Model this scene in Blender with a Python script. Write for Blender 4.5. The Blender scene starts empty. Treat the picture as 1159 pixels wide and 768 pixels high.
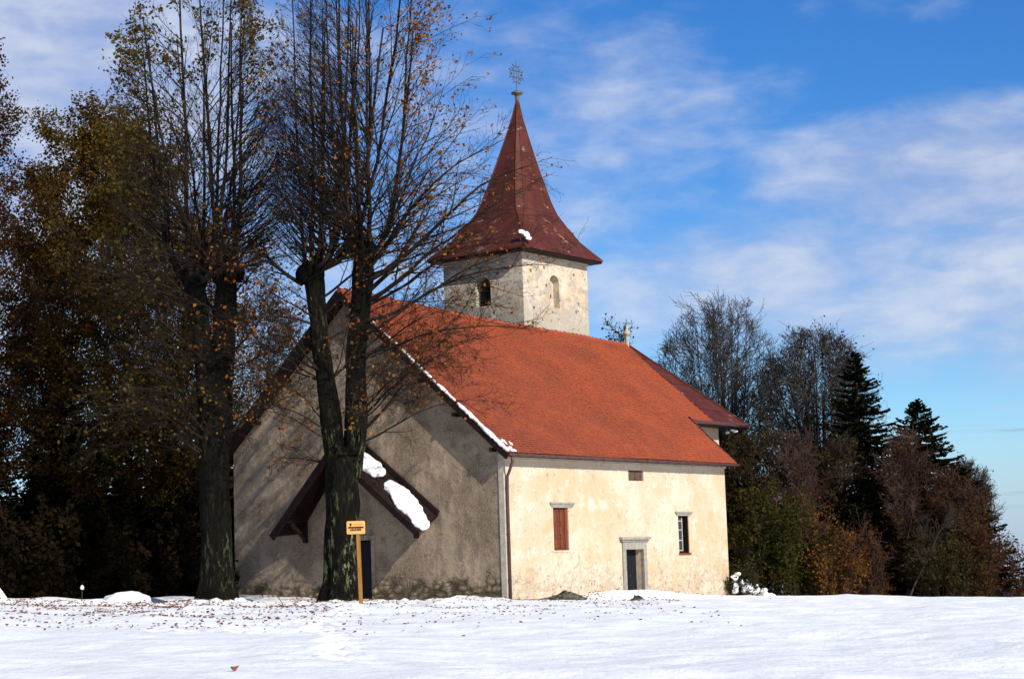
import bpy, bmesh, math, random
import numpy as np
from mathutils import Vector, Matrix
R_ = math.radians
scene = bpy.context.scene
col = scene.collection

# ------------------------------------------------------------------ camera
F, CX, CY, HOR, ROLL, EYE = 2150.0, 579.5, 384.0, 256.0, 0.032, 1.6
pitch = math.atan(HOR / F)
cr = Vector((1, 0, 0)); cf = Vector((0, math.cos(pitch), math.sin(pitch))); cu = Vector((0, -math.sin(pitch), math.cos(pitch)))
c_, s_ = math.cos(ROLL), math.sin(ROLL)
ir = cr * c_ - cu * s_
iu = cr * s_ + cu * c_
cam_d = bpy.data.cameras.new("camera"); cam = bpy.data.objects.new("camera", cam_d); col.objects.link(cam)
cam.matrix_world = Matrix(((ir.x, iu.x, -cf.x, 0), (ir.y, iu.y, -cf.y, 0), (ir.z, iu.z, -cf.z, EYE), (0, 0, 0, 1)))
cam_d.sensor_width = 36; cam_d.lens = 36 * F / 1159; cam_d.clip_end = 12000; cam_d.clip_start = 0.1
scene.camera = cam

# ------------------------------------------------------------------ light
SUN_EL, SUN_AZ = R_(31), R_(142)           # azimuth clockwise from +Y
sd = Vector((math.sin(SUN_AZ) * math.cos(SUN_EL), math.cos(SUN_AZ) * math.cos(SUN_EL), math.sin(SUN_EL)))
sl = bpy.data.lights.new("sun", 'SUN'); sl.energy = 5.0; sl.angle = R_(0.5); sl.color = (1.0, 0.95, 0.86)
so = bpy.data.objects.new("sun", sl); col.objects.link(so)
so.rotation_euler = sd.to_track_quat('Z', 'Y').to_euler()
scene.view_settings.view_transform = 'Standard'; scene.view_settings.look = 'None'
scene.view_settings.gamma = 1; scene.view_settings.exposure = 0.2
scene.view_settings.use_curve_mapping = False


class NT:
    """small helper round a node tree"""
    def __init__(s, t): s.t = t; s.n = t.nodes; s.l = t.links
    def new(s, ty, **k):
        n = s.n.new(ty)
        for a, v in k.items():
            setattr(n, a, v)
        return n
    def set(s, n, **k):
        for a, v in k.items():
            n.inputs[a.replace('_', ' ')].default_value = v
    def inp(s, sock, v):
        if hasattr(v, 'is_linked') or hasattr(v, 'links'): s.l.new(v, sock)
        else: sock.default_value = v
    def math(s, op, a, b=0.0, c=0.0, clamp=False):
        n = s.n.new('ShaderNodeMath'); n.operation = op; n.use_clamp = clamp
        s.inp(n.inputs[0], a); s.inp(n.inputs[1], b); s.inp(n.inputs[2], c); return n.outputs[0]
    def mix(s, f, a, b, mode='MIX'):
        n = s.n.new('ShaderNodeMix'); n.data_type = 'RGBA'; n.blend_type = mode; n.clamp_factor = True
        s.inp(n.inputs[0], f)
        for k, v in ((6, a), (7, b)):
            if isinstance(v, (tuple, list)): v = (*v[:3], 1)
            s.inp(n.inputs[k], v)
        return n.outputs[2]
    def ramp(s, f, lo, hi):
        n = s.n.new('ShaderNodeMapRange'); n.clamp = True; n.interpolation_type = 'SMOOTHSTEP'
        s.inp(n.inputs[0], f); s.inp(n.inputs[1], lo); s.inp(n.inputs[2], hi); return n.outputs[0]
    def noise(s, vec, scale, detail=5, rough=.55, dist=0.0, dim='3D'):
        n = s.n.new('ShaderNodeTexNoise'); n.noise_dimensions = dim
        if vec is not None: s.l.new(vec, n.inputs['Vector'])
        n.inputs['Scale'].default_value = scale; n.inputs['Detail'].default_value = detail
        n.inputs['Roughness'].default_value = rough; n.inputs['Distortion'].default_value = dist
        return n.outputs[0]
    def mapv(s, vec, scale=(1, 1, 1), loc=(0, 0, 0), rot=(0, 0, 0)):
        n = s.n.new('ShaderNodeMapping'); s.l.new(vec, n.inputs[0])
        n.inputs[1].default_value = loc; n.inputs[2].default_value = rot; n.inputs[3].default_value = scale
        return n.outputs[0]
    def sep(s, vec):
        n = s.n.new('ShaderNodeSeparateXYZ'); s.l.new(vec, n.inputs[0]); return n.outputs
    def comb(s, x, y, z):
        n = s.n.new('ShaderNodeCombineXYZ')
        for i, v in enumerate((x, y, z)): s.inp(n.inputs[i], v)
        return n.outputs[0]


# ------------------------------------------------------------------ sky with clouds
wd = bpy.data.worlds.new("World"); scene.world = wd; wd.use_nodes = True
T = NT(wd.node_tree); T.n.clear()
sky = T.new('ShaderNodeTexSky', sky_type='NISHITA'); sky.sun_disc = False
sky.sun_elevation = SUN_EL; sky.sun_rotation = SUN_AZ; sky.altitude = 900; sky.air_density = 1.0; sky.dust_density = 0.3; sky.ozone_density = 2.5
tc = T.new('ShaderNodeTexCoord')
X, Y, Z = T.sep(tc.outputs['Generated'])
az = T.math('ARCTAN2', X, Y); el = T.math('ARCSINE', Z)
u = T.math('MULTIPLY', az, 2.165); v = T.math('MULTIPLY', el, 2.165)
uv = T.comb(u, v, 0.0)


def blob(cu_, cv_, ru, rv):
    a = T.math('DIVIDE', T.math('SUBTRACT', u, cu_), ru); b = T.math('DIVIDE', T.math('SUBTRACT', v, cv_), rv)
    d = T.math('ADD', T.math('MULTIPLY', a, a), T.math('MULTIPLY', b, b))
    return T.math('SUBTRACT', 1.0, T.ramp(d, 0.0, 1.0))


n1 = T.noise(T.mapv(uv, (1.0, 1.7, 1), (.3, .9, 0), (0, 0, -.3)), 4.6, 7, .54, .25)
n2 = T.noise(T.mapv(uv, (1.0, 2.6, 1), (4.1, 2.2, 0), (0, 0, -.35)), 11.0, 6, .55, .3)
nn = T.math('ADD', T.math('MULTIPLY', n1, .62), T.math('MULTIPLY', n2, .38))
dens = None
for (bu, bv, ru, rv, k) in ((-.62, .56, .55, .55, .52), (-.28, .30, .45, .5, .36), (.02, .52, .40, .20, .27), (.10, .40, .22, .20, .25),
                            (.52, .42, .34, .12, .48), (.38, .30, .46, .15, .42), (.62, .30, .38, .19, .44), (.16, .33, .22, .07, .24),
                            (.45, .63, .25, .06, .16), (-.5, .1, .6, .3, .2)):
    m = T.math('MULTIPLY', blob(bu, bv, ru, rv), k)
    dens = m if dens is None else T.math('MAXIMUM', dens, m)
away = T.ramp(T.math('ABSOLUTE', az), .45, .8)
dens = T.math('MAXIMUM', dens, T.math('MULTIPLY', away, .22))
cl = T.ramp(T.math('ADD', nn, dens), .58, 1.10)
cl = T.math('MULTIPLY', cl, .86)
# thin grey streaks low on the right
st = T.noise(T.mapv(uv, (1.0, 22, 1), (0, 0, 0), (0, 0, 0)), 3.0, 3, .5)
st = T.math('MULTIPLY', T.math('MULTIPLY', T.ramp(st, .55, .68), blob(.60, .10, .22, .07)), .5)
hsv = T.new('ShaderNodeHueSaturation'); T.l.new(sky.outputs[0], hsv.inputs['Color'])
hsv.inputs['Saturation'].default_value = 1.3; hsv.inputs['Value'].default_value = 1.0; hsv.inputs['Hue'].default_value = .5
tint = T.mix(T.ramp(v, .05, .62), (.84, 1.02, 1.22), (.66, .94, 1.26))
skyc = T.mix(1.0, hsv.outputs[0], tint, 'MULTIPLY')
CLB = 8.0
cshade = T.ramp(nn, .38, .66)
ccol = T.mix(cshade, (.52 * CLB, .60 * CLB, .84 * CLB), (.80 * CLB, .85 * CLB, .98 * CLB))
hz_ = T.math('MULTIPLY', T.math('SUBTRACT', 1.0, T.ramp(v, -.03, .17)), .8)
skyc = T.mix(hz_, skyc, (.42 * CLB, .55 * CLB, .86 * CLB))
c1 = T.mix(cl, skyc, ccol)
c2 = T.mix(st, c1, (.30 * CLB, .33 * CLB, .50 * CLB))
bg = T.new('ShaderNodeBackground'); T.l.new(c2, bg.inputs[0]); bg.inputs[1].default_value = 0.095
wo = T.new('ShaderNodeOutputWorld'); T.l.new(bg.outputs[0], wo.inputs[0])


# ------------------------------------------------------------------ helpers
def tag(o, label=None, cat=None, group=None, kind=None):
    if label: o['label'] = label
    if cat: o['category'] = cat
    if group: o['group'] = group
    if kind or cat: o['kind'] = kind or 'thing'
    return o


def empty(name, loc, rz=0.0):
    o = bpy.data.objects.new(name, None); col.objects.link(o); o.location = loc; o.rotation_euler = (0, 0, rz)
    o.empty_display_size = .5
    return o


class MB:
    """collects faces and becomes one mesh object"""
    def __init__(s): s.v = []; s.f = []
    def add(s, vs, fs):
        o = len(s.v); s.v += [tuple(p) for p in vs]; s.f += [tuple(i + o for i in f) for f in fs]; return s
    def box(s, p0, p1):
        x0, y0, z0 = p0; x1, y1, z1 = p1
        return s.add([(x0, y0, z0), (x1, y0, z0), (x1, y1, z0), (x0, y1, z0), (x0, y0, z1), (x1, y0, z1), (x1, y1, z1), (x0, y1, z1)],
                     [(0, 3, 2, 1), (4, 5, 6, 7), (0, 1, 5, 4), (1, 2, 6, 5), (2, 3, 7, 6), (3, 0, 4, 7)])
    def beam(s, a, b, w, h, up=(0, 0, 1)):
        a = Vector(a); b = Vector(b); d = (b - a).normalized(); up = Vector(up)
        r = d.cross(up).normalized(); q = r.cross(d).normalized()
        vs = [p + r * x * w / 2 + q * y * h / 2 for p in (a, b) for x, y in ((-1, -1), (1, -1), (1, 1), (-1, 1))]
        return s.add(vs, [(0, 3, 2, 1), (4, 5, 6, 7), (0, 1, 5, 4), (1, 2, 6, 5), (2, 3, 7, 6), (3, 0, 4, 7)])
    def slab(s, quad, n, t):
        n = Vector(n).normalized(); q = [Vector(p) for p in quad]; vs = q + [p - n * t for p in q]; k = len(q)
        return s.add(vs, [tuple(range(k)), tuple(reversed(range(k, 2 * k)))] + [(i, i + k, (i + 1) % k + k, (i + 1) % k) for i in range(k)])
    def lathe(s, prof, n=20, c=(0, 0, 0)):
        vs = [(c[0] + r * math.cos(2 * math.pi * i / n), c[1] + r * math.sin(2 * math.pi * i / n), c[2] + z) for r, z in prof for i in range(n)]
        fs = [(k * n + i, k * n + (i + 1) % n, (k + 1) * n + (i + 1) % n, (k + 1) * n + i) for k in range(len(prof) - 1) for i in range(n)]
        fs += [tuple(reversed(range(n))), tuple(range((len(prof) - 1) * n, len(prof) * n))]
        return s.add(vs, fs)
    def tube(s, pts, rad, n=8):
        P = np.array([pts], float); Rr = np.array([[rad] * len(pts)] if np.isscalar(rad) else [rad], float)
        V, Fq = tubes(P, Rr, n); o = len(s.v); s.v += [tuple(x) for x in V.tolist()]; s.f += [tuple(int(i) + o for i in f) for f in Fq]
        k = len(pts); s.f += [tuple(o + i for i in reversed(range(n))), tuple(o + (k - 1) * n + i for i in range(n))]
        return s
    def build(s, name, m, parent=None, smooth=False, recalc=True):
        me = bpy.data.meshes.new(name); me.from_pydata(s.v, [], s.f)
        if recalc:
            bm = bmesh.new(); bm.from_mesh(me); bmesh.ops.recalc_face_normals(bm, faces=bm.faces); bm.to_mesh(me); bm.free()
        if smooth: me.shade_smooth()
        me.materials.append(m); o = bpy.data.objects.new(name, me); col.objects.link(o); o.parent = parent
        return o


def np_mesh(name, V, Fq, m, parent=None, smooth=True, attr=None):
    V = np.asarray(V, np.float32); Fq = np.asarray(Fq, np.int32)
    me = bpy.data.meshes.new(name); k = Fq.shape[1]
    me.vertices.add(len(V)); me.vertices.foreach_set('co', V.ravel())
    me.loops.add(Fq.size); me.loops.foreach_set('vertex_index', Fq.ravel())
    me.polygons.add(len(Fq)); me.polygons.foreach_set('loop_start', np.arange(0, Fq.size, k, dtype=np.int32))
    me.polygons.foreach_set('loop_total', np.full(len(Fq), k, np.int32))
    me.polygons.foreach_set('use_smooth', np.full(len(Fq), smooth))
    if attr is not None:
        a = me.attributes.new('var', 'FLOAT', 'FACE'); a.data.foreach_set('value', np.asarray(attr, np.float32))
    me.update(calc_edges=True); me.materials.append(m)
    o = bpy.data.objects.new(name, me); col.objects.link(o); o.parent = parent
    return o


def nrm(v): return v / np.maximum(np.linalg.norm(v, axis=-1, keepdims=True), 1e-9)


def tubes(P, Rr, n):
    """P (M,K,3), Rr (M,K) -> verts, quads"""
    M, K, _ = P.shape
    Tn = nrm(np.gradient(P, axis=1)); mt = nrm(Tn.mean(1))
    ref = np.where(np.abs(mt[:, 2:3]) < .8, np.array([[0, 0, 1.]]), np.array([[1., 0, 0]]))[:, None, :]
    U = nrm(np.cross(Tn, np.broadcast_to(ref, Tn.shape))); Wv = np.cross(Tn, U)
    a = np.arange(n) * 2 * np.pi / n
    V = P[:, :, None, :] + Rr[:, :, None, None] * (U[:, :, None, :] * np.cos(a)[None, None, :, None] + Wv[:, :, None, :] * np.sin(a)[None, None, :, None])
    V = V.reshape(-1, 3)
    base = (np.arange(M) * K * n)[:, None, None] + (np.arange(K - 1) * n)[None, :, None]
    i = np.arange(n)[None, None, :]; j = (np.arange(n) + 1)[None, None, :] % n
    Q = np.stack([base + i, base + n + i, base + n + j, base + j], -1).reshape(-1, 4)
    return V, Q


def merge(parts):
    Vs, Fs, o = [], [], 0
    for V, Fq in parts:
        Vs.append(V); Fs.append(Fq + o); o += len(V)
    return np.concatenate(Vs), np.concatenate(Fs)


def interp(P, idx, t):
    K = P.shape[1]; x = t * (K - 1); i = np.minimum(x.astype(int), K - 2); f = (x - i)
    if P.ndim == 3: f = f[:, None]
    return P[idx, i] * (1 - f) + P[idx, i + 1] * f


def grow(rng, P, Rr, nper, t0, t1, L, ang, up, K=5, wander=.12, rr=.55, rmin=.004, tp=1.0, up2=0.0):
    """children on every parent. L(t, parent length) -> length"""
    M = len(P); idx = np.repeat(np.arange(M), nper)
    k = np.tile(np.arange(nper), M)
    t = t0 + (t1 - t0) * (k + rng.random(len(idx))) / nper
    s = interp(P, idx, t); Tn = nrm(interp(np.gradient(P, axis=1), idx, t)); r0 = interp(Rr, idx, t) * rr
    plen = np.linalg.norm(np.diff(P, axis=1), axis=2).sum(1)[idx]
    ln = L(t, plen) * rng.uniform(.65, 1.25, len(idx))
    rnd = rng.normal(size=(len(idx), 3)); per = nrm(rnd - (rnd * Tn).sum(1, keepdims=True) * Tn)
    a = rng.uniform(ang[0], ang[1], len(idx))[:, None]
    d = nrm(Tn * np.cos(a) + per * np.sin(a))
    pts = [s]; step = (ln / (K - 1))[:, None]
    for q in range(K - 1):
        d = nrm(d + np.array([0, 0, up + up2 * q]) + rng.normal(size=d.shape) * wander)
        pts.append(pts[-1] + d * step)
    P2 = np.stack(pts, 1); tap = np.linspace(1, .3, K)[None, :]
    R2 = np.maximum(r0, rmin)[:, None] * tap ** tp
    return P2, np.maximum(R2, rmin)


def leaf_quads(rng, C, size, aspect=.75, flat=0.0):
    n = len(C); a = nrm(rng.normal(size=(n, 3)) + np.array([0, 0, -flat])); b = rng.normal(size=(n, 3))
    if flat: a[:, 2] *= .5; a = nrm(a)
    b = nrm(b - (b * a).sum(1, keepdims=True) * a)
    sz = (size * rng.uniform(.6, 1.3, n))[:, None]
    V = np.stack([C - a * sz * .5, C + b * sz * aspect * .5, C + a * sz * .5, C - b * sz * aspect * .5], 1).reshape(-1, 3)
    return V, np.arange(4 * n).reshape(n, 4)


def hashn(x, y, seed):
    h = np.sin(x * 127.1 + y * 311.7 + seed * 74.7) * 43758.5453
    return h - np.floor(h)


def vnoise(x, y, seed=0):
    xi, yi = np.floor(x), np.floor(y); xf, yf = x - xi, y - yi
    xf = xf * xf * (3 - 2 * xf); yf = yf * yf * (3 - 2 * yf)
    a = hashn(xi, yi, seed); b = hashn(xi + 1, yi, seed); c = hashn(xi, yi + 1, seed); d = hashn(xi + 1, yi + 1, seed)
    return (a * (1 - xf) + b * xf) * (1 - yf) + (c * (1 - xf) + d * xf) * yf - .5


def fbm(x, y, seed=0, o=4):
    r = 0; a = 1.0
    for i in range(o): r = r + a * vnoise(x * 2 ** i, y * 2 ** i, seed + i * 3.3); a *= .5
    return r


def sstep(x, a, b):
    t = np.clip((x - a) / (b - a), 0, 1); return t * t * (3 - 2 * t)


# ------------------------------------------------------------------ materials
def mat(name, fn, rough=.8, spec=.2):
    m = bpy.data.materials.new(name); m.use_nodes = True; t = NT(m.node_tree); p = t.n['Principled BSDF']
    p.inputs['Roughness'].default_value = rough; p.inputs['Specular IOR Level'].default_value = spec
    tcn = t.new('ShaderNodeTexCoord'); r = fn(t, tcn.outputs['Object'], p)
    if r is not None:
        c, h, dist = (list(r) + [None, None])[:3]
        t.inp(p.inputs['Base Color'], (*c, 1) if isinstance(c, tuple) else c)
        if h is not None:
            b = t.new('ShaderNodeBump'); b.inputs['Distance'].default_value = dist or .02; b.inputs['Strength'].default_value = 1
            t.l.new(h, b.inputs['Height']); t.l.new(b.outputs[0], p.inputs['Normal'])
    return m


def f_plaster(t, v, p):
    x, y, z = t.sep(v)
    big = t.noise(v, .35, 5, .6, .4); mid = t.noise(v, 1.3, 7, .65, .3); fine = t.noise(v, 11, 8, .7)
    c = t.mix(t.ramp(big, .38, .62), (.55, .395, .245), (.60, .485, .355))
    c = t.mix(t.math('MULTIPLY', t.ramp(mid, .50, .68), .65), c, (.66, .60, .50))
    c = t.mix(t.math('MULTIPLY', t.ramp(t.noise(t.mapv(v, (1, 1, 1), (7, 3, 1)), .8, 6, .6), .55, .72), .55), c, (.54, .33, .165))
    streak = t.ramp(t.noise(t.mapv(v, (2.2, 2.2, .28)), 1.6, 5, .6), .52, .75)
    c = t.mix(t.math('MULTIPLY', streak, .38), c, (.45, .36, .25))
    low = t.math('SUBTRACT', 1.0, t.ramp(z, .1, 2.6))
    grey = t.math('MULTIPLY', t.ramp(t.math('ADD', t.noise(v, 2.6, 8, .7, .8), t.math('MULTIPLY', low, .13)), .575, .67), .85)
    c = t.mix(t.math('MULTIPLY', grey, .75), c, (.40, .33, .25))
    spot = t.ramp(t.math('ADD', t.noise(v, 6, 6, .75, 1.0), t.math('MULTIPLY', low, .07)), .63, .68)
    c = t.mix(t.math('MULTIPLY', spot, .8), c, (.26, .20, .14))
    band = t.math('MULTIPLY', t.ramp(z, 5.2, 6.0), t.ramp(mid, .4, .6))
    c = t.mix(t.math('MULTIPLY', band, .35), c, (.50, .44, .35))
    crack = t.new('ShaderNodeTexVoronoi', feature='DISTANCE_TO_EDGE'); t.l.new(t.mapv(t.comb(t.math('ADD', x, t.math('MULTIPLY', mid, 1.5)), y, t.math('ADD', z, t.math('MULTIPLY', mid, 2.0)))), crack.inputs[0]); crack.inputs['Scale'].default_value = .55
    ck = t.math('MULTIPLY', t.math('SUBTRACT', 1.0, t.ramp(crack.outputs[0], .003, .009)), t.ramp(big, .48, .58))
    c = t.mix(t.math('MULTIPLY', ck, .55), c, (.28, .22, .15))
    h = t.math('ADD', t.math('MULTIPLY', mid, .6), t.math('MULTIPLY', fine, .25)); h = t.math('SUBTRACT', h, t.math('ADD', t.math('MULTIPLY', grey, .12), t.math('MULTIPLY', spot, .12)))
    return c, h, .10


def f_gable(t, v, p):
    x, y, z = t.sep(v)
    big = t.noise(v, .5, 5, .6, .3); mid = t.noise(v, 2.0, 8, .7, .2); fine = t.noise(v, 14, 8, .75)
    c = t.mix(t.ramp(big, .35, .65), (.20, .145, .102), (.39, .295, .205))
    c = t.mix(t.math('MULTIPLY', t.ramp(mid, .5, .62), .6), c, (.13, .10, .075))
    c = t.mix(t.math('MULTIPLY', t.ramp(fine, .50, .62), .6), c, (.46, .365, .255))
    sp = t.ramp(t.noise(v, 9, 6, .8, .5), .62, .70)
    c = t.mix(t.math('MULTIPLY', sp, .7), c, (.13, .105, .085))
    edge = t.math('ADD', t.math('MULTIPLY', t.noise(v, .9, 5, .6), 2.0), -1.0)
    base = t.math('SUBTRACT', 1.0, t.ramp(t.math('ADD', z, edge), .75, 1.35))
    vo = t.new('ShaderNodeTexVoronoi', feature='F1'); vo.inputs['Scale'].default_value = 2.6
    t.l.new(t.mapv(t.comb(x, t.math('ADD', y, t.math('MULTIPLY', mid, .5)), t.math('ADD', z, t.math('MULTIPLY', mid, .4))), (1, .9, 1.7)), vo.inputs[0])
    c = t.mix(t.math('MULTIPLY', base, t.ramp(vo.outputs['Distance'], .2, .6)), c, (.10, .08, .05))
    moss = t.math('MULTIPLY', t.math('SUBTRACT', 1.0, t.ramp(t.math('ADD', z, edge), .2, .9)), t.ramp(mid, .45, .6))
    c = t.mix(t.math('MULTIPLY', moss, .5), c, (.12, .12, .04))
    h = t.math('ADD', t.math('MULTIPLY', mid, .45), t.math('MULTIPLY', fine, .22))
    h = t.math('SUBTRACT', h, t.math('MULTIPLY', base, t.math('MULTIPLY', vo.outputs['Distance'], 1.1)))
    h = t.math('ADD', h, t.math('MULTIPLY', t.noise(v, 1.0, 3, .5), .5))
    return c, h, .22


def f_tower(t, v, p):
    x, y, z = t.sep(v)
    big = t.noise(v, .6, 5, .6, .3); mid = t.noise(v, 2.4, 8, .7, .3); fine = t.noise(v, 14, 6, .7)
    c = t.mix(t.ramp(big, .38, .6), (.56, .43, .28), (.60, .51, .385))
    c = t.mix(t.math('MULTIPLY', t.ramp(mid, .50, .60), .6), c, (.42, .35, .26))
    low = t.math('SUBTRACT', 1.0, t.ramp(z, 13.5, 16.3))
    g = t.ramp(t.math('ADD', t.noise(v, 1.5, 7, .7, .5), t.math('MULTIPLY', low, .16)), .48, .62)
    c = t.mix(t.math('MULTIPLY', g, .7), c, (.34, .31, .25))
    sp = t.ramp(t.noise(v, 4.2, 6, .7, .8), .62, .66)
    c = t.mix(t.math('MULTIPLY', sp, .85), c, (.14, .10, .07))
    wh = t.ramp(t.noise(t.mapv(v, (1, 1, 1), (3, 9, 2)), 2.0, 5, .7), .6, .68)
    c = t.mix(t.math('MULTIPLY', wh, .5), c, (.72, .66, .56))
    h = t.math('SUBTRACT', t.math('ADD', t.math('MULTIPLY', mid, .6), t.math('MULTIPLY', fine, .25)), t.math('ADD', t.math('MULTIPLY', sp, .2), t.math('MULTIPLY', g, .15)))
    return c, h, .10


def f_tile(t, v, p):
    a = t.new('ShaderNodeAttribute', attribute_name='var'); f = a.outputs['Fac']
    c = t.mix(f, (.32, .066, .028), (.45, .106, .040))
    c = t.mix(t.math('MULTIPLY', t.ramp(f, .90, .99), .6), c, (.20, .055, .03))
    big = t.noise(v, .35, 6, .65, .4); x, y, z = t.sep(v)
    old = t.math('MULTIPLY', t.math('SUBTRACT', 1.0, t.ramp(x, 1.5, 12.0)), t.ramp(t.noise(v, .8, 6, .7), .35, .65))
    c = t.mix(t.math('MULTIPLY', old, .62), c, (.19, .055, .035))
    c = t.mix(t.math('MULTIPLY', t.ramp(big, .42, .66), .6), c, (.25, .068, .035))
    c = t.mix(t.math('MULTIPLY', t.ramp(t.noise(v, 6, 5, .8), .62, .70), .35), c, (.13, .06, .04))
    return c, t.noise(v, 30, 3, .6), .006


def f_rust(t, v, p):
    x, y, z = t.sep(v)
    n = t.noise(v, 1.2, 7, .65, .3); s = t.noise(t.mapv(v, (2.5, 2.5, .5)), 1.6, 6, .7)
    c = t.mix(t.ramp(n, .35, .65), (.062, .013, .007), (.100, .023, .012))
    c = t.mix(t.math('MULTIPLY', t.ramp(s, .5, .7), .5), c, (.075, .020, .018))
    pale = t.math('MULTIPLY', t.ramp(t.noise(t.mapv(v, (.8, .8, 2.4), (2.7, 1.2, .4)), .9, 8, .72, .6), .60, .65), .6)
    c = t.mix(pale, c, (.36, .25, .19))
    zz = t.math('FRACT', t.math('MULTIPLY', t.math('ADD', z, .35), .62)); seam = t.math('SUBTRACT', 1.0, t.ramp(t.math('ABSOLUTE', t.math('SUBTRACT', zz, .5)), .008, .022))
    c = t.mix(t.math('MULTIPLY', seam, .6), c, (.04, .012, .010))
    p.inputs['Specular IOR Level'].default_value = .22
    return c, t.math('ADD', t.math('MULTIPLY', seam, .35), t.math('MULTIPLY', t.noise(v, 2.2, 4, .6), .5)), .04


def flat(c, var=.35, sc=3.0, bump=.01, dark=.5):
    def f(t, v, p):
        n = t.noise(v, sc, 6, .65)
        return t.mix(t.ramp(n, .3, .7), tuple(x * (1 - var * dark) for x in c), tuple(min(1, x * (1 + var)) for x in c)), t.noise(v, sc * 5, 5, .65), bump
    return f


def f_wood(c, ax=2):
    def f(t, v, p):
        sc = [18, 18, 18]; sc[ax] = 1.2
        n = t.noise(t.mapv(v, tuple(sc)), 1.0, 5, .6, .3)
        return t.mix(t.ramp(n, .3, .7), tuple(x * .6 for x in c), c), n, .006
    return f


def f_snow(t, v, p):
    n = t.noise(v, .7, 5, .6); f = t.noise(v, 9, 6, .7)
    c = t.mix(t.ramp(n, .3, .7), (.80, .795, .77), (.86, .85, .825))
    h = t.math('ADD', t.math('MULTIPLY', f, .28), t.math('MULTIPLY', t.noise(v, 2.4, 5, .6), .7))
    return c, h, .045


def f_ground(t, v, p):
    n = t.noise(v, .7, 5, .6); f = t.noise(v, 9, 6, .7)
    x, y, z = t.sep(v)
    c = t.mix(t.ramp(n, .3, .7), (.80, .795, .77), (.86, .85, .825))
    # lowland far below the hilltop is bare woodland and fields, the snow lies only on the top
    far = t.ramp(t.math('ADD', z, t.math('MULTIPLY', n, 20)), 0.0, -20.0)
    c = t.mix(far, c, (.10, .12, .13))
    h = t.math('ADD', t.math('MULTIPLY', f, .22), t.math('MULTIPLY', t.noise(t.mapv(v, (1, 1, 1)), 1.1, 5, .6), .9))
    return c, h, .11


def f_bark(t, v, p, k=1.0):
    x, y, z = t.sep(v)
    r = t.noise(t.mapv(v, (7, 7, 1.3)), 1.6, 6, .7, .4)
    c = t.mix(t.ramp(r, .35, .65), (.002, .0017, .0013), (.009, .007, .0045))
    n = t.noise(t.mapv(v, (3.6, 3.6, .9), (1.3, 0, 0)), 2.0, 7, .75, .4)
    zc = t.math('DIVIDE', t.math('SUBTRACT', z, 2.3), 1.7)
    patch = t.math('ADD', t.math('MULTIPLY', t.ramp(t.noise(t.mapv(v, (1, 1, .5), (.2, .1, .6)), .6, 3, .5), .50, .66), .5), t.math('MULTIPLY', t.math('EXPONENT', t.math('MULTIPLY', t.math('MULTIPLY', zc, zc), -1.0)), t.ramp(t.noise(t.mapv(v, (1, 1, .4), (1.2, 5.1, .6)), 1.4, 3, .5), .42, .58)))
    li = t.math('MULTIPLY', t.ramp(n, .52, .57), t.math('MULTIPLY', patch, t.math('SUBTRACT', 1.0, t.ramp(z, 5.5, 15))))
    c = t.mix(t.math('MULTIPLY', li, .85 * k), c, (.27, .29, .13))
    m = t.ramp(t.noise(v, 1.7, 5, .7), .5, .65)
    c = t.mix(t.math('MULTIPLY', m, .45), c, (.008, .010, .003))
    return c, r, .16


def f_twig(c1, c2):
    def f(t, v, p):
        n = t.noise(v, .9, 4, .6); return t.mix(t.ramp(n, .35, .65), c1, c2)
    def g(t, v, p): return (f(t, v, p), None, None)
    return g


def leafmat(name, stops, trans=.35):
    m = bpy.data.materials.new(name); m.use_nodes = True; t = NT(m.node_tree); t.n.clear()
    a = t.new('ShaderNodeAttribute', attribute_name='var'); r = t.new('ShaderNodeValToRGB'); t.l.new(a.outputs['Fac'], r.inputs[0])
    e = r.color_ramp.elements
    e[0].position = 0; e[0].color = (*stops[0], 1); e[1].position = 1; e[1].color = (*stops[-1], 1)
    for i, s in enumerate(stops[1:-1]):
        x = e.new((i + 1) / (len(stops) - 1)); x.color = (*s, 1)
    d = t.new('ShaderNodeBsdfDiffuse'); tr = t.new('ShaderNodeBsdfTranslucent'); mx = t.new('ShaderNodeMixShader'); mx.inputs[0].default_value = trans
    t.l.new(r.outputs[0], d.inputs[0]); t.l.new(r.outputs[0], tr.inputs[0]); t.l.new(d.outputs[0], mx.inputs[1]); t.l.new(tr.outputs[0], mx.inputs[2])
    o = t.new('ShaderNodeOutputMaterial'); t.l.new(mx.outputs[0], o.inputs[0]); return m


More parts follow.
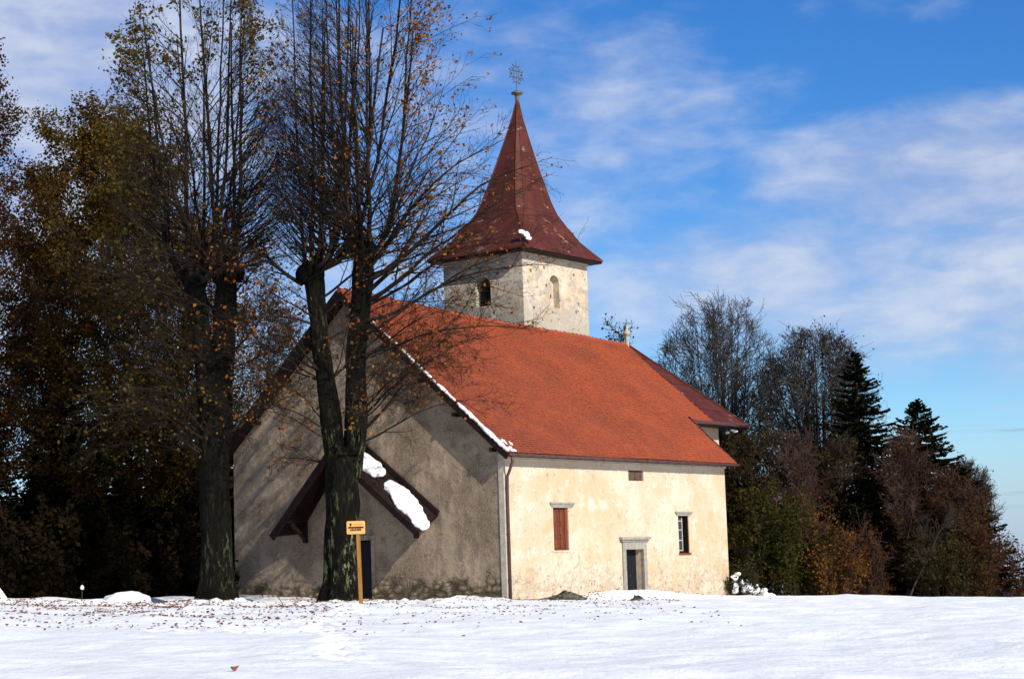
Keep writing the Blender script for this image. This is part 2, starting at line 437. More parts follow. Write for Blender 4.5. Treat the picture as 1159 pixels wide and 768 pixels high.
M = dict(
    plaster=mat('cream_plaster', f_plaster, .9, .1), gable=mat('grey_render', f_gable, .95, .1), tower=mat('tower_plaster', f_tower, .92, .1),
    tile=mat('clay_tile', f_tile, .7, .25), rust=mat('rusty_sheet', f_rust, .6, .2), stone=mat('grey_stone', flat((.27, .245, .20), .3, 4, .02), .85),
    trim=mat('brown_board', f_wood((.017, .0065, .005), 0), .7), gutter=mat('gutter_metal', flat((.075, .028, .024), .3, 4, .004), .45, .5),
    shutter=mat('shutter_wood', f_wood((.19, .052, .022)), .65), door=mat('door_wood', f_wood((.011, .013, .016)), .7, .15), dark=mat('dark_room', flat((.012, .011, .010), .2), 1.0, 0),
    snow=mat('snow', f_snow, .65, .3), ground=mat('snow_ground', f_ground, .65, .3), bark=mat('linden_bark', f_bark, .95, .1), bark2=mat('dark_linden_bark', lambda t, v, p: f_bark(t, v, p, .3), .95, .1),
    twig=mat('linden_twig', f_twig((.008, .005, .004), (.030, .020, .012)), .85, .15), fbark=mat('forest_bark', flat((.035, .028, .021), .4, 2), .95, .1),
    rtwig=mat('red_twig', f_twig((.040, .022, .017), (.085, .050, .038)), .9, .1), gtwig=mat('grey_twig', f_twig((.025, .020, .017), (.065, .052, .042)), .9, .1),
    dtwig=mat('dark_twig', f_twig((.022, .014, .009), (.045, .03, .018)), .9, .1),
    sign=mat('sign_board', flat((.62, .33, .10), .15, 6, .003), .6), post=mat('post_wood', f_wood((.33, .15, .030)), .7), ink=mat('dark_red_ink', flat((.07, .012, .010), .1), .7), inkp=mat('faded_ink', flat((.36, .20, .06), .1), .7),
    copper=mat('dull_copper', flat((.10, .075, .045), .3, 8, .004), .5, .5), iron=mat('grey_iron', flat((.035, .035, .033), .3, 10, .002), .5, .5), glass=mat('window_bars', flat((.35, .33, .30), .2), .6),
    rock=mat('mossy_rock', flat((.075, .07, .048), 1.6, 5, .08, 1.2), .9, .1), brick=mat('dark_brick', flat((.085, .05, .032), .5, 5, .02), .9),
    wseam=mat('whitewash', flat((.42, .37, .29), .25, 3, .02), .9),
)
L_ = dict(
    linden=leafmat('linden_leaf', [(.14, .035, .010), (.26, .080, .016), (.33, .14, .022), (.12, .10, .02)], .4),
    lindeng=leafmat('linden_leaf_olive', [(.07, .030, .008), (.11, .065, .012), (.085, .085, .018), (.16, .10, .02)], .4),
    beech=leafmat('beech_leaf', [(.036, .016, .006), (.075, .036, .007), (.115, .072, .012), (.055, .058, .012)], .3),
    rust=leafmat('rust_leaf', [(.026, .012, .006), (.055, .024, .009), (.085, .038, .010)], .3),
    spruce=leafmat('spruce_needle', [(.005, .008, .004), (.012, .015, .007), (.022, .022, .009)], .12),
    bspruce=leafmat('brown_spruce_needle', [(.010, .010, .006), (.030, .020, .009), (.045, .030, .012)], .12),
    dark=leafmat('dark_leaf', [(.008, .007, .004), (.018, .012, .006), (.03, .017, .007)], .15),
    olive=leafmat('olive_leaf', [(.020, .020, .008), (.040, .034, .011), (.070, .045, .013)], .3),
    green=leafmat('green_leaf', [(.010, .015, .005), (.026, .032, .007), (.055, .055, .010), (.075, .045, .010)], .3),
    orange=leafmat('orange_leaf', [(.05, .022, .008), (.13, .055, .012), (.17, .065, .012), (.07, .06, .013)], .3),
    red=leafmat('red_leaf', [(.07, .020, .010), (.16, .035, .014), (.13, .06, .015)], .3),
    litter=leafmat('litter_leaf', [(.11, .035, .018), (.18, .06, .028), (.22, .10, .04), (.09, .04, .025)], .1),
)

# ------------------------------------------------------------------ ground
CH = Vector((-.53, 78.0, 0)); AN = math.atan2(math.cos(R_(35.9)), math.sin(R_(35.9)))
av = np.array([math.sin(R_(35.9)), math.cos(R_(35.9))]); bv = np.array([-av[1], av[0]])


def gz(x, y):
    x = np.asarray(x, float); y = np.asarray(y, float)
    xc = np.clip(x, -45, 45)
    z = .02 + .0028 * np.clip(y, 0, 95) - .034 * xc
    # behind the church and beyond the crest the hilltop falls away
    fr = np.clip(y - (88 + 3 * vnoise(x * .08, x * 0, 5)), 0, None) * sstep(x, 6, 13)
    z = z - .055 * np.minimum(fr, 60) - .10 * sstep(fr, 0, 18) * 1.0
    fl = np.clip(y - 80.5, 0, None) * sstep(-x, 13.5, 15.5)
    z = z - .05 * np.minimum(fl, 40)
    far = np.maximum(np.clip(y - 150, 0, None), np.clip(np.abs(x) - 60, 0, None))
    z = z - 110 * sstep(far, 0, 700) + 35 * (fbm(x / 400, y / 400, 4) * sstep(far, 200, 1200))
    near = sstep(110 - np.maximum(y, np.abs(x)), 0, 30)
    # soft wind relief, elongated across the slope
    z = z + near * (.20 * fbm(x * .20, y * .30, 1, 4) + .085 * fbm(x * .75, y * .95, 2, 3))
    # mounds round the trees and along the gable
    def bump(cx, cy, rx, ry, h): return h * np.exp(-(((x - cx) / rx) ** 2 + ((y - cy) / ry) ** 2))
    z = z + bump(-12.0, 75.3, 1.9, 1.2, .16) + bump(-7.0, 74, 1.6, 1.2, .10)
    z = z + near * sstep(-x, -1, 3) * sstep(y, 69, 73) * (1 - sstep(y, 78.5, 80)) * .34 * np.abs(fbm(x * 1.6, y * 1.6, 9, 4))
    z = z - bump(-9.5, 79.8, 1.3, 3.2, .52)
    z = z - .20 * sstep(-x, 2, 4.5) * sstep(y, 62, 69) * (1 - sstep(y, 79, 82))
    z = z - bump(-17.3, 79.5, 1.2, 2.0, .22) + bump(-21.6, 76, 1.3, 1.5, .32)
    z = z + bump(5.3, 82.3, 2.6, 1.8, .25)
    return z


def footprints(x, y, z):
    rng = np.random.default_rng(5)
    for (x0, y0, x1, y1, n) in ((-3.1, 29, -6.2, 66, 52), (-7.5, 40, -2.5, 72, 44), (-14, 52, -5, 69, 30)):
        for i in range(n):
            f = i / n; cx = x0 + (x1 - x0) * f + math.sin(f * 9) * .35 + (.13 if i % 2 else -.13) + rng.normal() * .06; cy = y0 + (y1 - y0) * f + rng.normal() * .1
            d = ((x - cx) / .16) ** 2 + ((y - cy) / .28) ** 2
            z = z - .18 * np.exp(-d) + .05 * np.exp(-(np.sqrt(d) - 1.7) ** 2 * 3)
    return z


def axis(lo, hi, step, far):
    c = list(np.arange(lo, hi, step)); s = step
    x = hi
    while x < far: c.append(x); s *= 1.22; x += s
    s = step; x = lo - step
    while x > -far: c.insert(0, x); s *= 1.22; x -= s
    return np.array(c)


gx = axis(-26, 28, .17, 5000); gy = axis(24, 92, .19, 6000)
GX, GY = np.meshgrid(gx, gy); GZ = gz(GX, GY)
sel = (GX > -18) & (GX < 2) & (GY < 76)
fz = GZ.copy(); fz[sel] = footprints(GX[sel], GY[sel], GZ[sel])
ny, nx = GX.shape
I = np.arange(ny * nx).reshape(ny, nx)
Fg = np.stack([I[:-1, :-1], I[:-1, 1:], I[1:, 1:], I[1:, :-1]], -1).reshape(-1, 4)
g = np_mesh('snow_ground', np.stack([GX, GY, fz], -1).reshape(-1, 3), Fg, M['ground'])
tag(g, 'snow covered ground of the hilltop meadow', 'ground', kind='structure')

# ------------------------------------------------------------------ church (local x = along the nave, local y = across, z up)
church = empty('church', CH, AN)
tag(church, 'old cream plastered church with orange tiled roof and dark red spire', 'church')


def fill_wall(name, o, ud, polys, mt, parent, nd, depth=.5):
    """wall face in the plane through o spanned by ud and z; polys[0] outline, the rest openings with reveals of given depth"""
    o = Vector(o); ud = Vector(ud); nd = Vector(nd)
    bm = bmesh.new()
    P = lambda q: o + ud * q[0] + Vector((0, 0, q[1]))
    eds = []; loops = []
    for pl in polys:
        vs = [bm.verts.new(P(q)) for q in pl]; loops.append(vs)
        eds += [bm.edges.new((vs[i], vs[(i + 1) % len(vs)])) for i in range(len(vs))]
    bmesh.ops.triangle_fill(bm, edges=eds, use_beauty=True, normal=nd)
    for f in bm.faces:
        if f.normal.dot(nd) < 0: f.normal_flip()
    for k, vs in enumerate(loops):
        dd = depth[k] if isinstance(depth, (list, tuple)) else depth
        if k == 0: continue
        back = [bm.verts.new(v.co - nd * dd) for v in vs]
        for i in range(len(vs)):
            j = (i + 1) % len(vs); bm.faces.new((vs[i], vs[j], back[j], back[i]))
    me = bpy.data.meshes.new(name); bm.to_mesh(me); bm.free(); me.materials.append(mt)
    ob = bpy.data.objects.new(name, me); col.objects.link(ob); ob.parent = parent; return ob


def rect(u0, z0, u1, z1): return [(u0, z0), (u1, z0), (u1, z1), (u0, z1)]


def arch(u0, z0, u1, z1, n=10):
    r = (u1 - u0) / 2; c = (u0 + u1) / 2
    return [(u0, z0), (u1, z0)] + [(c + r * math.cos(t), z1 - r + r * math.sin(t)) for t in np.linspace(0, math.pi, n)]


# south wall (faces the sun), openings
fill_wall('side_wall', (0, 0, 0), (1, 0, 0), [rect(0, -1.2, 18.2, 6.35), rect(3.47, 2.2, 4.6, 4.0), rect(13.65, 1.95, 14.6, 3.68), rect(8.98, -.25, 10.45, 2.17), rect(9.5, 5.25, 10.78, 5.72)],
          M['plaster'], church, (0, -1, 0), [.8, .8, .8, .6, .25])
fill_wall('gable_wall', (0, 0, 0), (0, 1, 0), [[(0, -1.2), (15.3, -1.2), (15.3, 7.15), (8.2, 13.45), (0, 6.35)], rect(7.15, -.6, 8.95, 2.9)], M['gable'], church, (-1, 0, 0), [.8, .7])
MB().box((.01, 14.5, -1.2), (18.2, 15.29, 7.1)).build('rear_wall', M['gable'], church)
MB().slab([(18.19, .01, -1.2), (18.19, 15.28, -1.2), (18.19, 15.28, 7.1), (18.19, 8.2, 13.1), (18.19, .01, 6.2)], (1, 0, 0), .6).build('end_wall', M['plaster'], church)
MB().box((18.2, 3.55, -2.5), (24.0, 13, 8.75)).build('chancel_wall', M['plaster'], church)
MB().box((-.03, -.03, -1.0), (.10, .24, 6.2)).build('corner_strip', M['wseam'], church)
# eaves cornice: stepped band under the gutter
cb = MB(); cb.box((.0, -.10, 5.98), (18.2, .0, 6.13)); cb.box((0, -.20, 6.131), (18.25, .0, 6.25)); cb.build('cornice', M['wseam'], church)


def roof_pt(s, t):
    """nave and chancel roof share one south slope: t = 0 at the nave eave, 1 at the ridge"""
    sg_ = .05 * math.sin(s * .42 + .6) + .03 * math.sin(s * 1.13)
    e = np.array([s, -.50, 6.20]); r = np.array([s, 8.3, 13.76 - .029 * s - .09 * math.sin(min(max(s, 0), 23) * math.pi / 23) + .4 * sg_])
    return e + (r - e) * t + np.array([0, 0, sg_ * 4 * t * (1 - t) - .22 * t * (1 - t)])


def W2t(w): return (w + .5) / 8.8
nslope = Vector((0, -7.3, 8.8)).normalized()
S_END, T_STEP = 18.46, W2t(2.62)


def s_right(t):
    if t < T_STEP: return S_END + (19.34 - S_END) * t / T_STEP
    return 21.96 + (22.9 - 21.96) * (t - T_STEP) / (1 - T_STEP)


roof = MB()
deck = [roof_pt(-.45, 0), roof_pt(S_END, 0), roof_pt(19.34, T_STEP), roof_pt(-.45, T_STEP)]
def deck_sheet(s0a, s1a, s0b, s1b, ta_, tb_, th=.12):
    ns_, nt_ = 24, 8; g0 = []
    for j in range(nt_ + 1):
        f = j / nt_; t = ta_ + (tb_ - ta_) * f; a = s0a + (s0b - s0a) * f; b = s1a + (s1b - s1a) * f
        g0.append([roof_pt(a + (b - a) * i / ns_, t) for i in range(ns_ + 1)])
    n_ = np.array(nslope); top = [p - n_ * .03 for row in g0 for p in row]; bot = [p - n_ * (.03 + th) for row in g0 for p in row]
    N_ = len(top); w = ns_ + 1; fs = []
    for j in range(nt_):
        for i in range(ns_):
            q = (j * w + i, j * w + i + 1, (j + 1) * w + i + 1, (j + 1) * w + i); fs += [q, tuple(k + N_ for k in reversed(q))]
    bd_ = [i for i in range(w)] + [j * w + ns_ for j in range(1, nt_ + 1)] + [nt_ * w + i for i in range(ns_ - 1, -1, -1)] + [j * w for j in range(nt_ - 1, 0, -1)]
    fs += [(bd_[k], bd_[k] + N_, bd_[(k + 1) % len(bd_)] + N_, bd_[(k + 1) % len(bd_)]) for k in range(len(bd_))]
    roof.add(top + bot, fs)


deck_sheet(-.45, S_END, -.45, 19.34, 0, T_STEP)
deck_sheet(-.45, 25.3, -.45, 22.9, T_STEP, 1)
nave_roof = roof.build('nave_roof', M['trim'], church)
nave_roof['label'] = 'steep orange tiled roof slope with dark eaves'
# every tile of the south slope
rg = random.Random(3); LS = 11.45; cp = .155; tw = .185
nc = int(LS / cp); tv, tf, ta = [], [], []
yv = np.array([0, 8.8, 7.3]) / math.hypot(8.8, 7.3); nv = np.array([0, -7.3, 8.8]) / math.hypot(8.8, 7.3)
for k in range(nc):
    t = k / nc; sr = s_right(t + .25 / nc)
    x = -.47 - (tw / 2 if k % 2 else 0); 
    while x < sr - tw * .4:
        x0 = max(x, -.47); x1 = min(x + tw * .965, sr + .02)
        if x1 - x0 > .04:
            p = roof_pt((x0 + x1) / 2, t) ; hw = (x1 - x0) / 2
            lift = .085 + rg.uniform(-.006, .008); rt = rg.uniform(-.010, .010); dn = rg.uniform(-.012, .012); sag = .022 * math.sin(x * .7 + t * 5) * math.sin(t * 9 + x * .2)
            def q(dx, dy, dz): return p + np.array([dx, 0, 0]) + yv * (dy + dn) + nv * (dz + sag)
            o = len(tv); dy = cp * 1.05
            tv += [q(-hw, dy, .012), q(hw, dy, .012), q(hw, -.02 + rt, lift), q(hw * .5, -.058 + rt, lift), q(-hw * .5, -.058 - rt, lift), q(-hw, -.02 - rt, lift)]
            tv += [q(hw, -.02 + rt, lift - .055), q(hw * .5, -.058 + rt, lift - .055), q(-hw * .5, -.058 - rt, lift - .055), q(-hw, -.02 - rt, lift - .055)]
            tf += [(o, o + 5, o + 4, o + 3, o + 2, o + 1), (o + 5, o + 9, o + 8, o + 4), (o + 4, o + 8, o + 7, o + 3), (o + 3, o + 7, o + 6, o + 2)]
            ta += [rg.random() * .93] + [.955] * 3  # butt faces toned darker, painting the shadow lines between tile courses
        x += tw
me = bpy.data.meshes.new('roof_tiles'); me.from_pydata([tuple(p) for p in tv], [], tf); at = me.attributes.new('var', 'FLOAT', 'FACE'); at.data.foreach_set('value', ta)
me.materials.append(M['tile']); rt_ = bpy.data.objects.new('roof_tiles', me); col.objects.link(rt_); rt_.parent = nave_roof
# metal sheets by the hip
hip = MB(); Q = [roof_pt(21.98, T_STEP - .001), roof_pt(25.45, T_STEP), roof_pt(22.95, 1.004), roof_pt(22.85, 1.0)]
NS = 6
for i in range(NS):
    a0, a1 = i / NS, (i + 1) / NS
    l0 = Q[0] + (Q[3] - Q[0]) * a0; l1 = Q[0] + (Q[3] - Q[0]) * a1; r0 = Q[1] + (Q[2] - Q[1]) * a0; r1 = Q[1] + (Q[2] - Q[1]) * a1
    off = nv * (.055 + .012 * (i % 2)); dn = yv * -.03
    hip.slab([l0 + off + dn, r0 + off + dn, r1 + off, l1 + off], nslope, .03)
    hip.beam(l0 + off + dn + nv * .008, r0 + off + dn + nv * .008, .05, .03, tuple(nslope))
hip.beam(Q[1] + nv * .06, Q[2] + nv * .08, .16, .10, tuple(nslope))
hm = hip.build('metal_hip', M['rust'], church); hm['label'] = 'dark red metal sheets covering the hip end'
MB().slab([(25.45, 2.7, 8.66), (25.5, 13.6, 8.6), (22.9, 8.3, 13.1)], (1, 0, .6), .1).build('hip_end', M['rust'], church)
MB().box((19.35, 2.55, 8.42), (25.35, 3.6, 8.50)).build('chancel_soffit', M['trim'], church)
MB().beam((19.2, 2.50, 8.52), (25.5, 2.62, 8.56), .10, .16).beam((25.48, 2.6, 8.53), (25.5, 13.6, 8.5), .1, .16).build('chancel_fascia', M['gutter'], church)
# north slope
rn = MB().slab([(-.45, 8.3, 13.77), (23, 8.3, 13.1), (23.4, 15.85, 6.7), (-.45, 15.85, 6.80)], (0, 6.9, 7.5), .16)
rno = rn.build('rear_roof', M['trim'], church)
MB().slab([(-.40, 8.32, 13.80), (23, 8.32, 13.13), (23.4, 15.9, 6.74), (-.40, 15.9, 6.84)], (0, 6.9, 7.5), .03).build('rear_tiles', M['tile'], rno)
# ridge capping
rc = MB(); rr2 = random.Random(8); x = -.46
while x < 22.8:
    z0 = float(roof_pt(x, 1)[2]) + .06 + rr2.uniform(-.012, .012)
    rc.tube([(x, 8.31, z0 + .02), (x + .40, 8.31, z0 - .02)], [.13, .115], 8); x += .37
rc.build('ridge_cap', M['tile'], church)
# verge boards on the gable
vb = MB(); vb.beam((-.42, -.55, 6.02), (-.42, 8.3, 13.58), .07, .26); vb.beam((-.46, 8.3, 13.68), (-.46, 15.9, 6.78), .07, .46)
vb.build('verge_board', M['trim'], church)
vr = MB().beam((S_END + .03, -.52, 6.14), (19.37, 2.6, 8.70), .05, .18); vr.build('verge_trim', M['gutter'], church)
for y0 in np.arange(.3, 15.2, 1.9):
    z0 = (6.45 + (y0) * .83) if y0 < 8.3 else (13.6 - (y0 - 8.3) * .92)
    MB().box((-.44, y0 - .07, z0 - .42), (.02, y0 + .07, z0 - .26)).build('purlin_end', M['trim'], church)
# gutter, fascia, downpipe
gm = MB(); ng = 7
pts = [(-.10 * math.cos(a), -.10 * math.sin(a)) for a in np.linspace(0, math.pi, ng)]
V = []; Fq = []
for xx in (-.45, 18.5):
    for rr_, sgn in ((1, 1), (.8, 1)):
        V += [(xx, -.60 + p[0] * rr_, 6.16 + p[1] * rr_) for p in pts]
for r_ in range(ng - 1):
    Fq += [(r_, r_ + 1, 2 * ng + r_ + 1, 2 * ng + r_), (ng + r_, 3 * ng + r_, 3 * ng + r_ + 1, ng + r_ + 1)]
    Fq += [(r_, ng + r_, ng + r_ + 1, r_ + 1), (2 * ng + r_, 2 * ng + r_ + 1, 3 * ng + r_ + 1, 3 * ng + r_)]
gm.add(V, Fq); gm.box((-.45, -.50, 6.03), (18.46, -.46, 6.19)); gm.box((-.44, -.46, 6.255), (18.4, .02, 6.28))
for xx in np.arange(.2, 18.4, .9): gm.box((xx, -.72, 6.05), (xx + .03, -.48, 6.07))
gm.build('gutter', M['gutter'], church)
dp = MB().tube([(-.12, -.58, 6.05), (-.12, -.56, 5.80), (.04, -.30, 5.50), (.08, -.14, 5.25), (.08, -.12, 4.6), (.08, -.12, .15)], .062, 12)
dpo = dp.build('downpipe', M['gutter'], church, True)
for zz in (1.0, 2.9, 4.8):
    br = MB(); br.lathe([(.078, -.02), (.078, .02)], 12, (.08, -.12, zz)).box((.04, -.09, zz - .02), (.12, .02, zz + .02))
    br.build('pipe_bracket', M['iron'], dpo)


def lintel(u0, u1, z0, z1, par):
    m = MB(); h = z1 - z0
    m.box((u0 + .14, -.03, z0), (u1 - .14, .10, z0 + h * .4)); m.box((u0 + .05, -.055, z0 + h * .401), (u1 - .05, .10, z0 + h * .7)); m.box((u0, -.085, z0 + h * .701), (u1, .10, z1))
    return m.build('lintel', M['stone'], par)


def pw(name, label=None):
    o = empty(name, (0, 0, 0)); o.parent = church
    if label: o['label'] = label
    return o


w1 = pw('window', 'small window closed with red brown wooden shutters')
lintel(3.22, 5.05, 4.0, 4.22, w1)
for x0, x1 in ((3.49, 3.985), (4.0, 4.40)):
    m = MB().box((x0, .10, 2.22), (x1, .14, 3.98))
    for (za, zb) in ((2.30, 2.75), (2.82, 3.30), (3.37, 3.90)):
        m.box((x0 + .06, .07, za), (x1 - .06, .101, za + .05)); m.box((x0 + .06, .07, zb - .05), (x1 - .06, .101, zb)); m.box((x0 + .06, .07, za), (x0 + .10, .101, zb)); m.box((x1 - .10, .07, za), (x1 - .06, .101, zb))
    m.build('shutter', M['shutter'], w1)
MB().box((4.41, .06, 2.2), (4.595, .18, 4.0)).box((3.47, .15, 2.2), (4.6, .2, 4.0)).build('frame', M['shutter'], w1)
MB().box((3.40, -.03, 2.12), (4.66, .1, 2.2)).build('sill', M['plaster'], w1)
w2 = pw('window', 'small barred window standing dark with a red brown frame')
lintel(13.38, 14.92, 3.68, 3.88, w2)
fm = MB().box((13.65, .22, 1.95), (13.72, .32, 3.68)).box((14.53, .04, 1.95), (14.598, .32, 3.68)).box((13.65, .2, 1.952), (14.6, .32, 2.04)).box((13.66, .2, 3.60), (14.59, .32, 3.678))
fm.build('frame', M['trim'], w2)
gl = MB()
for zz in (2.05, 2.52, 3.0, 3.42): gl.box((13.86, .14, zz), (14.22, .17, zz + .05))
gl.box((14.18, .13, 2.05), (14.235, .18, 3.6)); gl.box((13.80, .13, 2.05), (13.86, .18, 3.6)); gl.build('casement', M['glass'], w2)
MB().box((13.86, .15, 2.04), (14.18, .16, 3.6)).build('pane', mat('old_glass', flat((.03, .035, .04), .1), .15, .6), w2)
MB().box((13.60, -.05, 1.87), (14.66, .2, 1.951)).build('sill', M['shutter'], w2)
vt = pw('vent', 'dark rectangular vent high under the eave')
MB().box((9.5, .12, 5.25), (10.78, .2, 5.72)).box((9.56, .05, 5.28), (10.1, .13, 5.68)).box((10.16, .05, 5.28), (10.72, .13, 5.68)).build('shutter', M['brick'], vt)
dr = pw('door', 'narrow side door in a grey stone frame')
m = MB().box((8.72, -.07, -.3), (8.98, .12, 2.17)).box((10.45, -.07, -.3), (10.71, .12, 2.17)).box((8.72, -.07, 2.171), (10.71, .12, 2.52))
m.box((8.62, -.13, 2.521), (10.81, .12, 2.60)); m.box((8.52, -.20, 2.601), (10.9, .12, 2.72)); m.build('door_frame', M['stone'], dr)
MB().box((8.98, -.03, -.35), (10.45, .85, .02)).build('threshold', M['stone'], dr)
m = MB()
for i in range(7): m.box((9.0 + i * .205, .36, .0), (9.0 + i * .205 + .198, .40 + .006 * (i % 2), 2.16))
m.box((8.99, .41, 0), (10.44, .44, 2.16)); dl = m.build('door_leaf', M['door'], dr)
MB().lathe([(.035, -.02), (.035, .02)], 10, (9.9, .35, 1.0)).build('handle', M['iron'], dr)
MB().box((8.98, .45, -.2), (10.45, .56, 2.2)).build('door_back', M['dark'], dr)
gd = pw('door', 'dark wooden main door under the porch canopy')
MB().box((.12, 7.2, -.6), (.18, 8.9, 2.85)).build('door_leaf', M['door'], gd)
MB().box((-.05, 6.95, -.6), (.1, 7.15, 2.95)).box((-.05, 8.95, -.6), (.1, 9.15, 2.95)).box((-.05, 6.95, 2.9), (.1, 9.15, 3.1)).build('door_frame', M['gable'], gd)

# porch canopy on the gable (two slopes pitched outward)
ph = pw('porch_canopy', 'dark wooden gabled canopy over the main door')
wp, op = (0, 8.05, 7.32), (-1.5, 8.05, 6.80)
wr, orr = (0, 3.45, 3.82), (-1.5, 3.35, 3.12)
wl, ol = (0, 11.35, 3.35), (-1.5, 11.55, 3.25)
nr = (Vector(orr) - Vector(wr)).cross(Vector(wp) - Vector(wr)).normalized(); nr = nr if nr.z > 0 else -nr
nl = (Vector(ol) - Vector(wl)).cross(Vector(wp) - Vector(wl)).normalized(); nl = nl if nl.z > 0 else -nl
MB().slab([wr, orr, op, wp], nr, .09).build('roof_slope', M['trim'], ph)
MB().slab([wl, wp, op, ol], nl, .09).build('roof_slope', M['trim'], ph)
m = MB(); m.beam((-.06, 3.42, 3.90), (-.06, 8.05, 7.46), .14, .20); m.beam((-.06, 11.38, 3.45), (-.06, 8.05, 7.42), .14, .16); m.build('flashing_board', M['trim'], ph)
m = MB(); m.beam((-1.52, 3.35, 3.02), (-1.52, 8.05, 6.70), .06, .26); m.beam((-1.52, 11.57, 3.15), (-1.52, 8.05, 6.70), .06, .34)
for f in (.12, .38, .64, .9): m.beam(Vector(wr).lerp(Vector(wp), f) - nr * .14, Vector(orr).lerp(Vector(op), f) - nr * .14, .10, .12)
m.build('bargeboard', M['trim'], ph)
for y0 in (4.6, 10.9):
    m = MB(); m.beam((0, y0, 3.0), (-1.0, y0, 3.75), .14, .14).box((-.15, y0 - .09, 2.9), (0, y0 + .09, 4.2)).beam((0, y0, 4.0), (-1.5, y0, 3.85), .14, .16)
    m.build('bracket', M['trim'], ph)
sb = MB()
for f in np.linspace(0.03, .97, 30):
    p = Vector(wl).lerp(Vector(wp), f); q = Vector(ol).lerp(Vector(op), f)
    sb.beam(p - nl * .095, q - nl * .095, .10, .012)
sb.build('soffit_batten', M['trim'], ph)

# tower
TS0, TS1, TW0, TW1, TZ = 13.9, 19.75, 8.62, 13.65, 17.35
tw_ = pw('tower')
tw_['label'] = 'square plastered bell tower with one arched opening on each seen face'
hol = lambda c, z, r=.075: rect(c - r, z - r, c + r, z + r)
fill_wall('tower_wall', (TS0, TW0, 0), (1, 0, 0), [rect(0, 9, TS1 - TS0, TZ), arch(2.35, 14.65, 3.20, 16.35), hol(.7, 16.4), hol(1.9, 16.65), hol(4.6, 16.55), hol(2.05, 15.75), hol(.9, 14.5), hol(4.7, 14.6)], M['tower'], tw_, (0, -1, 0), [.6, .38, .3, .3, .3, .3, .3, .3])
fill_wall('tower_wall', (TS0, TW1, 0), (0, -1, 0), [rect(0, 9, TW1 - TW0, TZ), arch(2.05, 14.75, 3.0, 16.25), hol(.8, 16.5), hol(4.1, 16.5)], M['tower'], tw_, (-1, 0, 0), [.6, .75, .3, .3])
MB().box((TS1 - .3, TW0 + .01, 9), (TS1 - .001, TW1, TZ)).build('tower_wall', M['tower'], tw_)
MB().box((TS0 + .01, TW1 - .3, 9), (TS1 - .01, TW1 - .001, TZ)).build('tower_wall', M['tower'], tw_)
MB().box((TS0 + 2.2, TW0 + .38, 14.4), (TS0 + 3.4, TW0 + .5, 16.6)).build('niche_back', M['tower'], tw_)
MB().box((TS0 + 2.75, TW0 + .34, 15.2), (TS0 + 2.93, TW0 + .379, 15.4)).build('niche_dark_block', M['dark'], tw_)  # near-black block on the niche back paints the shade of a hole
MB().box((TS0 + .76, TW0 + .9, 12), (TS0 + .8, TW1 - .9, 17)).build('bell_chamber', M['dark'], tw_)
m = MB()
for zz in np.arange(14.85, 16.1, .17): m.beam((TS0 + .42, TW0 + 1.95, zz), (TS0 + .42, TW0 + 3.05, zz), .14, .02, (1, 0, .8))
m.build('louvre', M['trim'], tw_)
MB().box((TS0 - .06, TW0 - .06, TZ - .22), (TS1 + .06, TW1 + .06, TZ)).build('tower_cornice', M['tower'], tw_)
# spire: square skirt flaring out, chamfered to an octagon above
sp = pw('spire', 'tall dark red metal spire with flared skirt and pale worn patches')
prof = [(17.36, 3.22, .0), (17.46, 3.2, .0), (17.9, 2.82, .02), (18.5, 2.33, .06), (19.2, 1.95, .16), (19.9, 1.63, .30), (20.6, 1.40, .30), (21.9, 1.06, .25), (23.0, .78, .2), (24.3, .47, .13), (25.4, .22, .07), (26.25, .075, .03)]
sc_ = (16.83, 11.13); V = []; Fq = []
for z, h, c in prof:
    hs, hw = h * 1.10, h * .98
    lean_ = max(z - 17.46, 0) / 8.8; z -= .34 * lean_
    V += [(sc_[0] + .30 * lean_ + x, sc_[1] - .22 * lean_ + y, z) for x, y in ((-hs + c, -hw), (hs - c, -hw), (hs, -hw + c), (hs, hw - c), (hs - c, hw), (-hs + c, hw), (-hs, hw - c), (-hs, -hw + c))]
for k in range(len(prof) - 1):
    for i in range(8):
        j = (i + 1) % 8; Fq.append((k * 8 + i, k * 8 + j, k * 8 + 8 + j, k * 8 + 8 + i))
Fq += [tuple(range(8)), tuple(range(len(V) - 8, len(V)))]
MB().add(V, Fq).build('spire_roof', M['rust'], sp)
sct = (sc_[0] + .30, sc_[1] - .22)
m = MB()
for i in range(8):
    for k in range(3, len(prof) - 1):
        m.beam(V[k * 8 + i], V[k * 8 + 8 + i], .045, .045, (.3, .2, .1))
m.build('spire_seam', M['rust'], sp)
m = MB(); hh = 3.22
m.box((sc_[0] - hh * 1.1 + .06, sc_[1] - hh * .98 + .06, 17.26), (sc_[0] + hh * 1.1 - .06, sc_[1] + hh * .98 - .06, 17.355)); m.build('spire_soffit', M['trim'], sp)
MB().lathe([(.075, 26.2), (.11, 26.35), (.11, 26.55), (.12, 26.6), (.30, 26.68), (.33, 26.75), (.20, 26.83), (.05, 26.88)], 18, (*sct, -.34)).build('spire_finial', M['copper'], sp, True)
